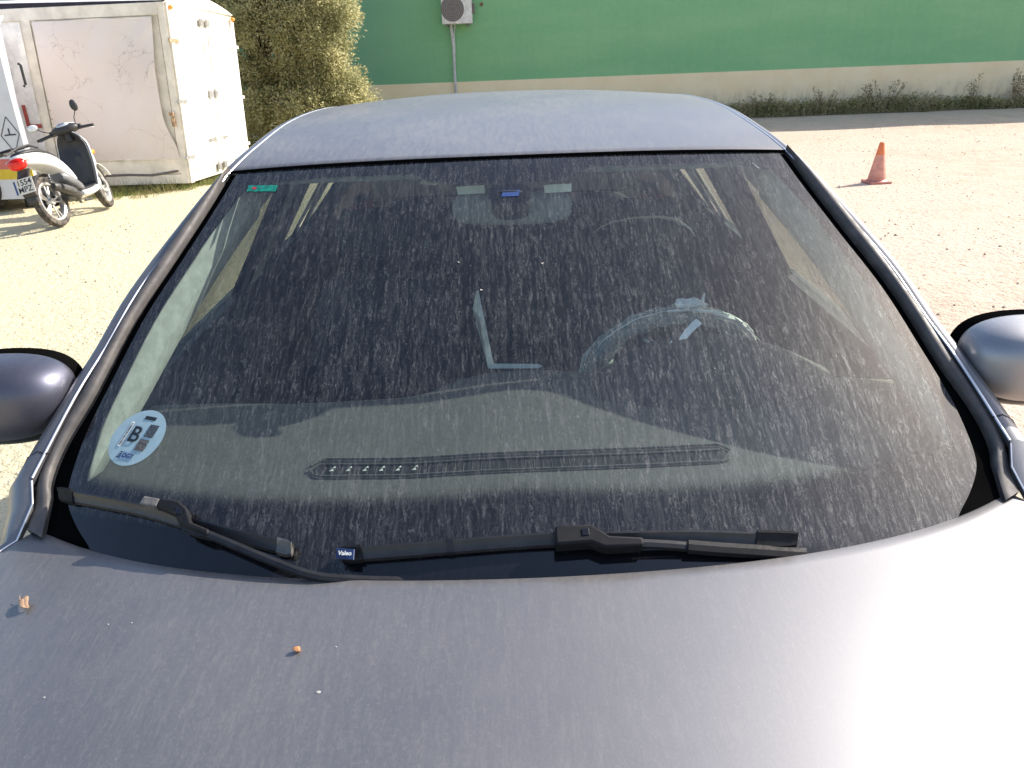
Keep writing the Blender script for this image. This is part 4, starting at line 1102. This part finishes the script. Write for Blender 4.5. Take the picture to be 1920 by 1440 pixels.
m = MB(); m.hexa([Bn, Bf, Blf, Bl], [Tn, Tf, Tlf, Tl]); m.build('box_body', M_boxw, box, smooth=False)
# arched roof
m = MB(); rows = []
for i in range(13):
    u = i/12; a = Tn.lerp(Tf, u)+Vector((0, 0, .16*math.sin(math.pi*(.12+.88*u))**.8-.0*u)); 
    if i == 0: a = Tn+Vector((0, 0, .02))
    if i == 12: a = Tf+Vector((0, 0, .005))
    rows.append([a+Vector((.03, 0, 0)), a+Ld])
m.grid(rows); m.add([r[0] for r in rows]+[Tf.copy(), Tn.copy()], [tuple(range(15))]); m.build('arched_roof', M_boxd, box, smooth=False)
def quadbox(fn, u0, u1, v0, v1, w0, w1): 
    m = MB(); m.hexa([fn(u0, v0, w0), fn(u1, v0, w0), fn(u1, v1, w0), fn(u0, v1, w0)], [fn(u0, v0, w1), fn(u1, v0, w1), fn(u1, v1, w1), fn(u0, v1, w1)]); return m
for (u0, u1) in ((.045, .495), (.505, .955)):
    quadbox(bp, u0, u1, .065, .895, .0, .018).build('door', M_boxd, box, smooth=False, bevel=.004)
for u in (.455, .545):
    m = MB(); m.tube([bp(u, .03, .035), bp(u, .93, .035)], .012, 8); rd = m.build('lock_rod', M_boxd, box)
    for v_ in (.05, .92, .5): quadbox(bp, u-.022, u+.022, v_-.018, v_+.022, .018, .048).build('rod_bracket', M_grey, rd, smooth=False)
    quadbox(bp, u-.10 if u < .5 else u, u if u < .5 else u+.10, .22, .235, .03, .045).build('rod_handle', M_grey, rd, smooth=False)
for v_ in (.15, .47, .80):
    quadbox(bp, -.03, .10, v_-.010, v_+.010, .018, .035).build('hinge', M_grey if v_ < .7 else M_rust, box, smooth=False, bevel=.003)
    quadbox(bp, .90, 1.03, v_-.010, v_+.010, .018, .035).build('hinge', M_boxd, box, smooth=False, bevel=.003)
quadbox(bp, 0, .045, .0, 1, .0, .03).build('corner_post', M_boxw, box, smooth=False)
quadbox(bp, .955, 1.0, .0, .96, .0, .025).build('corner_post', M_boxd, box, smooth=False)
quadbox(sp, 0, .022, .0, 1.0, .0, .02).build('corner_post', M_boxw, box, smooth=False)
m = quadbox(sp, .0225, .0238, .02, .95, .0, .021); m.build('rust_line', M_rust, box, smooth=False)
m = quadbox(bp, .047, .052, .30, .85, .0, .032); m.build('rust_line', M_rust, box, smooth=False)
quadbox(sp, .022, 1, .935, 1.0, .0, .03).build('top_rail', M_boxw, box, smooth=False, bevel=.006)
quadbox(sp, .022, 1, .0, .055, .0, .03).build('bottom_rail', M_boxw, box, smooth=False, bevel=.006)
quadbox(sp, .022, 1, .060, .145, .0, .022).build('bottom_rail', M_boxw, box, smooth=False, bevel=.006)
m = MB(); m.tube([sp(.03, .075, .02), sp(.12, .055, .035), sp(.2, .062, .03), sp(.3, .06, .03)], .016, 8); m.build('rubber_hose', pmat('grey_rubber', (.16, .14, .13), .8), box)
quadbox(sp, .425, .45, .06, .95, .0, .028).build('side_post', M_boxw, box, smooth=False)
quadbox(sp, .46, 1, .15, .93, .0, .01).build('side_panel', M_boxd, box, smooth=False)
# tarpaulin: wrinkled, cracked
t = NT('cracked_tarpaulin'); v = t.uv()
d = t.noise(v, 3, 4, .7, col=True); d = t.vmath('SUBTRACT', d, (.5, .5, .5)); x_ = t.n('ShaderNodeVectorMath', operation='SCALE'); t.put(x_.inputs[0], d); x_.inputs[3].default_value = .22
vv = t.vmath('ADD', v, x_.outputs[0])
vo = t.n('ShaderNodeTexVoronoi', feature='DISTANCE_TO_EDGE'); t.put(vo.inputs['Vector'], vv); vo.inputs['Scale'].default_value = 2.4
cr = t.math('MULTIPLY', t.ss(vo.outputs[0], .002, .010, 1, 0), t.ss(t.noise(v, 2.2, 2), .47, .60))
vo2 = t.n('ShaderNodeTexVoronoi', feature='DISTANCE_TO_EDGE'); t.put(vo2.inputs['Vector'], vv); vo2.inputs['Scale'].default_value = 8
cr2 = t.math('MULTIPLY', t.ss(vo2.outputs[0], .002, .03, .7, 0), t.ss(t.noise(t.scale(v, 1, 1, 1, (4, 4, 0)), 1.5, 2), .56, .68))
cr = t.math('MAXIMUM', cr, cr2)
col = t.mix(t.ss(t.noise(v, 1.1, 4), .3, .7), (.84, .76, .72), (.80, .70, .64))
col = t.mix(t.math('MULTIPLY', cr, .42), col, (.30, .24, .20))
bs = t.bsdf(col, .6, 0, t.bump(t.noise(v, 3, 4, .6), .25, .03)); tl = t.n('ShaderNodeBsdfTranslucent'); t.put(tl.inputs[0], col)
M_tarp = t.done(t.mixsh(.1, bs, tl.outputs[0]))
m = MB(); rows = []
for i in range(49):
    v_ = i/48; row = []
    for j in range(65):
        u = j/64
        uu = lerp(.040, .415, u); r_in = .022*sstep(.30, .05, v_)*sstep(.25, 0, u)
        u_edge = uu + (.012*math.sin(3.1*v_)-.0)*sstep(.3, 0, u) - r_in
        zz = lerp(.150, .925, v_)
        wv = .030+.026*math.sin(u*5+v_*3)*math.sin(v_*3.1)+.012*noise.noise(Vector((u*4+v_*5, v_*2-u*3, 1)))+.008*noise.noise(Vector((u*14+v_*12, v_*4, 4)))
        row.append(sp(u_edge, zz, max(.012, wv+.012)))
    rows.append(row)
m.grid(rows); o = m.build('tarpaulin', M_tarp, box, auto=180)
l = o.data.uv_layers.new(name='UVMap')
for lp in o.data.loops: c_ = o.data.vertices[lp.vertex_index].co; l.data[lp.index].uv = (c_.x, c_.z)
for (a, b) in (((.040, .925), (.415, .925)), ((.415, .925), (.418, .15)), ((.022, .148), (.415, .148))):
    m = MB(); m.tube([sp(lerp(a[0], b[0], i/12), lerp(a[1], b[1], i/12)+.004*noise.noise(Vector((i, a[0]*9, 0))), .030) for i in range(13)], .012, 6); m.build('tarpaulin_hem', M_boxw, o)
for i in range(14): 
    q = sp(.415, .2+.05*i, .04); m = MB(); m.lathe(q, (0, -1, 0), [(0, .004), (.008, .004), (.01, 0)], 8); m.build('rivet', M_rust, o)
for u in (.0, 1.0):
    m = MB(); m.ell(bp(.035 if u == 0 else .97, .975, .045), (.035, .035, .03), 12, 8); m.build('marker_light', pmat('amber_lens', (.75, .32, .06), .3), box)
m = MB()
z0 = (306+0)  # red L-shaped reflective marking
q = aty(40, 197, sp(.5, .5, .02).y); q2 = aty(54, 237, q.y); q3 = aty(70, 239, q.y)
m.box((q.x+.03, q.y-.012, (q.z+q2.z)/2), (.045, .008, abs(q.z-q2.z))); m.box(((q2.x+q3.x)/2+.04, q.y-.014, q2.z), (abs(q3.x-q2.x)+.06, .008, .05))
m.build('reflective_marking', pmat('dull_red_tape', (.38, .07, .05), .6), box, smooth=False)
m = MB(); q = sp(.02, .36, .04); m.box(q, (.05, .04, .12)); m.box(q+Vector((.0, -.02, .10)), (.06, .05, .05)); m.build('latch', M_rust, box, smooth=False, bevel=.006)
# wheels / supports under the box
for u in (.12, .85):
    m = MB(); c_ = Bn.lerp(Bl, u)+Vector((0, .5, 0)); m.box((c_.x, c_.y, ZB/2-.01), (.3, .5, ZB+.02)); m.build('support_block', pmat('concrete_block', (.25, .24, .22), .9), box, smooth=False)
m = MB(); m.hexa([Tl+Vector((0, -.02, .0)), Tn+Vector((-.0, -.02, .0)), Tn+Vector((0, .4, .0)), Tl+Vector((0, .4, .0))], [Tl+Vector((0, -.02, .11)), Tn+Vector((-.12, -.02, .02)), Tn+Vector((-.12, .4, .02)), Tl+Vector((0, .4, .11))])
m.build('roof_cover', pmat('dark_roof_cover', (.02, .018, .03), .8), box, smooth=False)

# ============================================================ WHITE VAN BODY AT THE LEFT EDGE
VY_ = 9.75
vt = aty(0, 85, VY_); vb = aty(54, 285, VY_); ex = vb.x
van = thing('white_van', 'white van with red and yellow stripe and diamond sign at the left edge', 'van', (ex-1.0, VY_, 0))
M_vanw = pmat('white_van_paint', (.70, .69, .72), .35, scale=3, var=.05, dirt=.08)
m = MB()
prof = [(.16, 0), (1.3, .0), (1.75, -.02), (2.1, -.07), (2.2, -.2)]
rows = []
for x_, ins in ((ex, .04), (ex-.04, 0), (ex-1.2, 0), (ex-4.4, 0), (ex-4.5, .05)):
    rows.append([Vector((x_, VY_+ins, z_)) if False else Vector((x_, VY_+ins-w_*1.0, z_)) for z_, w_ in prof]+[Vector((x_-.7, VY_+1.0, 2.25)), Vector((x_-.95, VY_+1.35, 2.1)), Vector((x_-1.0, VY_+1.4, .16))])
m.grid(rows, closed=True); n_ = len(rows[0]); m.f.append(tuple(range(n_))); k_ = 4*n_; m.f.append(tuple(k_+i for i in range(n_)))
m.build('body', M_vanw, van, smooth=False)
def vz(px, py): return aty(px, py, VY_-.004)
for nm, (ya, yb), c_ in (('red_stripe', (299, 318), (.62, .16, .13)), ('yellow_stripe', (318, 337), (.72, .50, .03))):
    za, zb = vz(0, ya).z, vz(0, yb).z; m = MB(); m.box((ex-2.25, VY_-.003, (za+zb)/2), (4.46, .006, za-zb)); m.build(nm, pmat(nm+'_paint', c_, .5, var=.05), van, smooth=False)
dm = [vz(10, 219), vz(36, 251), vz(29, 287), vz(2, 255)]
m = MB()
for a, b in zip(dm, dm[1:]+dm[:1]): m.tube([a, b], .004, 5)
dmo = m.build('diamond_outline', ink, van)
m = MB()
for a, b in (((9, 254), (30, 252)), ((15, 241), (18, 252)), ((15, 241), (16, 243))): m.tube([vz(*a), vz(*b)], .007, 5)
m.build('diamond_symbol', ink, dmo)
m = MB(); q = sp(.5, .6, 0); a, b = aty(11, 120, VY_+.25), aty(23, 163, VY_+.25)
m.tube([Vector((ex+.01, a.y, a.z)), Vector((ex+.035, a.y, a.z-.02)), Vector((ex+.035, a.y, b.z+.02)), Vector((ex+.01, a.y, b.z))], .016, 8); m.build('grab_handle', M_black, van)
for x_ in (ex-.75, ex-3.7):
    m = MB(); m.lathe((x_, VY_+.06, .30), (0, -1, 0), [(.1, .10), (.17, .09), (.20, .10), (.28, .09), (.30, .04), (.30, -.1)], 32); m.build('wheel', M_rubber, van)
m = MB(); m.box((ex-.25, VY_+.5, .09), (.3, .4, .18)); m.build('underbody', M_black, van, smooth=False)

# ============================================================ SCOOTER
RW = atz(119, 427, 0); FWp = atz(205, 391, 0); hd_ = (FWp-RW); ang = math.atan2(hd_.y, hd_.x)
WBs = hd_.length
scoot = thing('scooter', 'white and black motor scooter leaning on its stand beside the cargo box', 'scooter', (RW.x, RW.y, .0), (rad(-9), 0, ang))
scoot.rotation_mode = 'XYZ'
scoot.matrix_basis = Matrix.Translation(Vector((RW.x, RW.y, gz(RW.x, RW.y)+.012))) @ Matrix.Rotation(ang-rad(1), 4, 'Z') @ Matrix.Rotation(rad(-14), 4, 'X')
M_sw = pmat('white_scooter_fairing', (.85, .85, .86), .25, var=.02, scale=5, **{'Coat Weight': .5}); M_sb = pmat('matt_black_fairing', (.035, .034, .036), .5, var=.1); M_sg = pmat('grey_fairing', (.16, .16, .165), .4)
M_eng = pmat('engine_alloy', (.06, .057, .055), .45, .5, var=.4, scale=40)
def S(m, name, mat, par=None, **kw): return m.build(name, mat, par or scoot, world=False, **kw)
def ringx(x, w_, z0, z1, n=16, e=.75, y=0): 
    return [Vector((x, y+w_*math.copysign(abs(math.cos(a))**e, math.cos(a)), (z0+z1)/2+(z1-z0)/2*math.copysign(abs(math.sin(a))**e, math.sin(a)))) for a in [2*math.pi*k/n for k in range(n)]]
R_W = .275
def swheel(x, steer=0):
    e = bpy.data.objects.new('wheel', None); C.objects.link(e); e.parent = scoot; e.location = (x, 0, R_W); e.rotation_euler = (0, 0, steer)
    m = MB(); m.lathe((0, 0, 0), (0, 1, 0), [(.21, -.03), (.243, -.043), (.266, -.034), (.275, -.012), (.275, .012), (.266, .034), (.243, .043), (.21, .03)], 40); m.build('tyre', M_rubber, e, world=False)
    m = MB(); m.lathe((0, 0, 0), (0, 1, 0), [(.185, -.028), (.205, -.036), (.212, -.03), (.20, 0), (.212, .03), (.205, .036), (.185, .028), (.18, 0), (.185, -.028)], 40)
    m.lathe((0, 0, 0), (0, 1, 0), [(.0, -.035), (.035, -.035), (.04, 0), (.035, .035), (0, .035)], 20)
    for k in range(5):
        for dv in (-.16, .16):
            a = 2*math.pi*k/5; m.tube([(.03*math.cos(a), 0, .03*math.sin(a)), (.19*math.cos(a+dv), 0, .19*math.sin(a+dv))], [.012, .008], 6)
    m.build('rim', pmat('silver_rim', (.62, .60, .58), .35, .6), e, world=False)
    return e
swheel(0); fwl = swheel(WBs, rad(14))
m = MB(); m.lathe((WBs, -.055, R_W), (0, 1, 0), [(.05, 0), (.09, .0), (.09, .006), (.05, .006)], 24); S(m, 'brake_disc', M_grey)
m = MB(); m.loft([ringx(-.24, .05, .73, .78), ringx(-.19, .09, .69, .82), ringx(-.08, .115, .67, .825), ringx(.08, .13, .64, .81), ringx(.25, .14, .58, .77), ringx(.40, .13, .48, .69), ringx(.50, .12, .40, .56), ringx(.56, .11, .34, .44)])
S(m, 'rear_fairing', M_sw, subsurf=1)
m = MB(); m.loft([ringx(.30, .10, .44, .56), ringx(.40, .12, .38, .54), ringx(.5, .135, .28, .46), ringx(.60, .15, .24, .33)]); S(m, 'side_panel', M_sg, subsurf=1)
m = MB(); m.loft([ringx(-.20, .06, .79, .82), ringx(-.12, .10, .79, .845), ringx(.05, .125, .775, .84), ringx(.2, .12, .73, .81), ringx(.38, .10, .65, .74), ringx(.45, .07, .60, .68)]); S(m, 'seat', M_sb, subsurf=1)
m = MB(); m.loft([ringx(.50, .145, .22, .30), ringx(.62, .165, .20, .295), ringx(.80, .165, .21, .30), ringx(.92, .15, .26, .36), ringx(1.0, .12, .34, .44)]); S(m, 'lower_fairing', M_sw, subsurf=1)
m = MB(); m.loft([ringx(.46, .13, .285, .33), ringx(.62, .145, .29, .312), ringx(.80, .15, .292, .315), ringx(.90, .14, .31, .37)]); S(m, 'footboard', M_sb, subsurf=1)
# leg shield: inner black, outer white
def shield(off, wsc, name, mat):
    m = MB(); rows = []
    for i in range(17):
        v = i/16; z = lerp(.30, .93, v); xc = lerp(.90, 1.06, v**.8)-.12*v*v*0; xc = lerp(.88, 1.05, v)-.02*math.sin(3.14*v)
        if v > .75: xc -= (v-.75)*.28
        hw = wsc*stab([(0, .15), (.25, .185), (.5, .20), (.75, .185), (.92, .13), (1, .07)], v)
        rows.append([Vector((xc+off+(.10 if off < .015 else -.06)*-1*0+.0+ (-.07*u*u), hw*u, z)) for u in [q/8-1 for q in range(17)]])
    m.grid(rows); return S(m, name, mat, solid=.012)
shield(0, .90, 'inner_shield', M_sb); shield(.02, 1.0, 'front_shield', M_sw)
m = MB(); m.loft([ringx(.93, .07, .42, .66), ringx(.99, .09, .40, .74), ringx(1.04, .08, .45, .8)]); S(m, 'glove_box', M_sb, subsurf=1)
m = MB(); m.loft([ringx(1.03, .13, .40, .84), ringx(1.12, .11, .46, .80), ringx(1.19, .05, .52, .72)]); S(m, 'front_nose', M_sw, subsurf=1)
for sg in (-1, 1):
    m = MB(); m.ell((1.10, sg*.12, .66), (.05, .02, .03), 12, 8); S(m, 'indicator', pmat('orange_lens', (.8, .25, .03), .3))
m = MB(); m.tube([(.98, -.01, .62), (.95, 0, .57), (.955, .0, .55)], .007, 6); S(m, 'bag_hook', pmat('copper_hook', (.4, .2, .13), .5))
for sg in (-1, 1):
    m = MB(); m.tube([(WBs-.13, sg*.05, .62), (WBs, sg*.055, R_W)], [.02, .018], 8); S(m, 'fork_leg', M_sb)
m = MB(); rows = []
for i in range(15):
    a = rad(20)+rad(120)*i/14; rows.append([Vector((WBs+.285*math.cos(a), y_, R_W+.285*math.sin(a)-.02*abs(y_)/.05)) for y_ in (-.055, -.03, 0, .03, .055)])
m.grid(rows); S(m, 'front_mudguard', M_sw, solid=.006)
# handlebar assembly, turned slightly left
hb = bpy.data.objects.new('handlebar', None); C.objects.link(hb); hb.parent = scoot; hb.location = (.98, 0, .95); hb.rotation_euler = (0, 0, rad(12))
def HB(m, name, mat, par=None, **kw): return m.build(name, mat, par or hb, world=False, **kw)
m = MB(); m.ell((0, 0, .02), (.10, .16, .06), 24, 14, .85); HB(m, 'handlebar_cover', M_sb)
m = MB(); m.ell((.05, 0, .03), (.085, .135, .062), 24, 14, .85); HB(m, 'front_cover', M_sw)
m = MB(); m.ell((-.045, .0, .065), (.045, .075, .025), 20, 10, .8, rot=Matrix.Rotation(rad(-25), 3, 'Y')); HB(m, 'instrument_dial', pmat('dial_glass', (.55, .57, .60), .15))
m = MB(); m.box((-.06, 0, .086), (.03, .07, .006), Matrix.Rotation(rad(-25), 3, 'Y')); HB(m, 'dial_window', pmat('dial_blue_grey', (.16, .20, .26), .3), smooth=False)
m = MB(); m.tube([(0, 0, 0), (-.01, 0, -.12)], .045, 12); HB(m, 'steering_neck', M_sb)
for sg in (-1, 1):
    m = MB(); m.tube([(-.0, sg*.13, .0), (-.03, sg*.20, -.005), (-.06, sg*.33, -.02)], [.022, .018, .017], 10); HB(m, 'grip', M_sb)
    m = MB(); m.tube([(.02, sg*.16, -.01), (.03, sg*.24, -.02), (.0, sg*.32, -.035)], .006, 6); HB(m, 'brake_lever', M_chrome)
    m = MB(); m.box((.0, sg*.16, .02), (.05, .05, .04)); HB(m, 'switch_block', M_sb, bevel=.01, smooth=False)
    m = MB(); pth = [(.0, sg*.13, .03), (-.0, sg*.15, .12), (.0, sg*.20, .19)] if sg < 0 else [(.0, sg*.16, .02), (.0, sg*.24, .06), (.0, sg*.30, .11)]
    m.tube(pth, .0055, 6); stk = HB(m, 'mirror_stalk', M_sb)
    mc = Vector(pth[-1])+Vector((0, sg*.005 if sg < 0 else .03, .05 if sg < 0 else .02))
    m = MB(); m.ell(mc, (.022, .042, .065) if sg < 0 else (.022, .062, .04), 18, 12); HB(m, 'mirror_shell', M_sb if sg < 0 else M_sb, stk)
    if sg > 0: m = MB(); m.ell(mc+Vector((-.010, 0, 0)), (.016, .058, .037), 18, 12); HB(m, 'mirror_glass', pmat('bright_mirror_glass', (.95, .95, .95), .25), stk)
# engine, exhaust, suspension
m = MB(); m.tube([(.16, -.08, .27), (.24, -.085, .27), (.36, -.085, .27), (.46, -.06, .26)], [.045, .06, .07, .055], 14); m.box((.34, 0, .30), (.26, .16, .14)); m.box((.1, .08, .27), (.36, .07, .12))
S(m, 'engine', M_eng, bevel=.01)
m = MB(); m.tube([(-.06, -.15, .42), (-.02, -.15, .41), (.14, -.15, .345), (.32, -.145, .27), (.38, -.10, .19), (.48, -.05, .17)], [.030, .044, .048, .042, .016, .014], 16); ex_ = S(m, 'exhaust', pmat('exhaust_grey', (.07, .068, .07), .45, .4))
m = MB(); m.loft([[Vector((p.x, p.y-.0, p.z)) for p in ringx(x_, .02, z0, z1, 12, 1, -.20)] for x_, z0, z1 in ((.02, .36, .42), (.12, .32, .39), (.22, .28, .34))]); S(m, 'heat_shield', pmat('shield_silver', (.12, .12, .125), .45, .4), ex_)
m = MB(); m.lathe((.33, -.10, .27), (0, -1, 0), [(0, .03), (.05, .03), (.075, .015), (.08, 0)], 20); S(m, 'fan_cover', M_sb)
for sg in (-1, 1):
    m = MB(); m.tube([(-.03, sg*.10, .30), (.05, sg*.095, .55)], .010, 8)
    for i in range(8): m.lathe((-.03+.08*(i+1)/10, sg*(.10-.005*(i+1)/10), .30+.25*(i+1)/10), (.3, 0, 1), [(.016, 0), (.024, .006), (.016, .012)], 12)
    S(m, 'shock_absorber', M_sg)
m = MB(); m.tube([(.30, .12, .18), (.27, .20, .02)], .010, 6); S(m, 'side_stand', M_sb)
m = MB(); m.tube([(.42, -.14, .18), (.52, -.17, .17)], .012, 6); S(m, 'foot_peg', M_sb)
# tail: light, indicators, mudguard, number plate
m = MB(); m.ell((-.225, 0, .72), (.06, .095, .062), 20, 12, .8); tl_ = S(m, 'tail_light', pmat('bright_red_lens', (.75, .015, .01), .15))
for sg in (-1, 1): m = MB(); m.ell((-.17, sg*.097, .755), (.085, .016, .022), 14, 8); S(m, 'indicator_lens', pmat('clear_pink_lens', (.75, .5, .48), .2), tl_)
m = MB(); m.grid([[Vector((-.17, y_, .66)), ] + [Vector((-.25, y_, .58)), Vector((-.295, y_, .42)), Vector((-.275, y_, .36))] for y_ in (-.07, -.035, 0, .035, .07)]); S(m, 'rear_mudguard', M_sb, solid=.008)
m = MB(); rows = []
for i in range(12):
    a = rad(60)+rad(115)*i/11; rows.append([Vector((.30*math.cos(a), y_, R_W+.30*math.sin(a))) for y_ in (-.06, 0, .06)])
m.grid(rows); S(m, 'inner_mudguard', M_sb, solid=.006)
nrm_ = Vector((-1, 0, .28)).normalized(); pc = Vector((-.30, 0, .50)); yv = Vector((.28, 0, 1)).normalized(); xv = Vector((0, -1, 0))
pl = MB(); pts = [pc+xv*(a*.11)+yv*(b*.08) for a, b in ((-1, -1), (1, -1), (1, 1), (-1, 1))]; pl.prism(pts, nrm_*.004); plo = S(pl, 'number_plate', pmat('plate_white', (.68, .64, .58), .5, var=.03), smooth=False)
def ptxt(nm, body, size, cx_, cy_): 
    o_ = text(nm, body, size, ink, frame(pc+xv*cx_+yv*cy_+nrm_*.0052, xv, yv), plo, world=False, extrude=0, bold=.0012, sx=1.02); return o_
ptxt('plate_digits', '1554', .082, .012, .036); ptxt('plate_letters', 'MPZ', .082, .008, -.036)
eu = MB(); eu.prism([pc+xv*(-.105+a)+yv*b+nrm_*.0042 for a, b in ((0, -.072), (.022, -.072), (.022, .072), (0, .072))], nrm_*.0006); S(eu, 'plate_band', pmat('plate_blue', (.05, .08, .25), .5), plo, smooth=False)
# luggage rack
m = MB()
for sg in (-1, 1): m.tube([(.10, sg*.10, .83), (-.05, sg*.10, .875), (-.25, sg*.095, .865), (-.45, sg*.07, .82)], .011, 8)
for x_ in (-.0, -.12, -.24, -.36): m.tube([(x_, -.10, .866), (x_, .10, .866)], .010, 8)
m.box((-.40, 0, .835), (.16, .15, .02))
S(m, 'luggage_rack', M_sb)

# ============================================================ CONE
cp = atz(1643, 342, 0)
cone = thing('traffic_cone', 'faded orange traffic cone standing alone on the dry ground right of the car', 'traffic cone', (cp.x, cp.y, gz(cp.x, cp.y)))
t = NT('faded_orange_plastic'); v = t.obj(); nn = t.noise(v, 12, 4, .6); t_c = t.mix(t.ss(nn, .3, .7), (.58, .20, .14), (.64, .28, .21))
M_cone = t.done(t.bsdf(t_c, .5))
M_sleeve = pmat('faded_pink_sleeve', (.66, .30, .22), .5, scale=15); M_conetop = pmat('orange_cone_top', (.75, .20, .07), .5)
def cl(m, name, mat): return m.build(name, mat, cone, world=False)
cl(MB().lathe((0, 0, 0), (0, 0, 1), [(.125, .028), (.105, .045), (.098, .085)], 32), 'cone_foot', M_cone)
cl(MB().lathe((0, 0, 0), (0, 0, 1), [(.098, .085), (.052, .33)], 32), 'reflective_sleeve', M_sleeve)
cl(MB().lathe((0, 0, 0), (0, 0, 1), [(.052, .33), (.026, .47), (.018, .475), (.015, .46)], 32), 'cone_tip', M_conetop)
mb = MB(); mb.box((0, 0, .015), (.27, .27, .03)); mb.build('cone_base', M_cone, cone, world=False, bevel=.012, smooth=False)
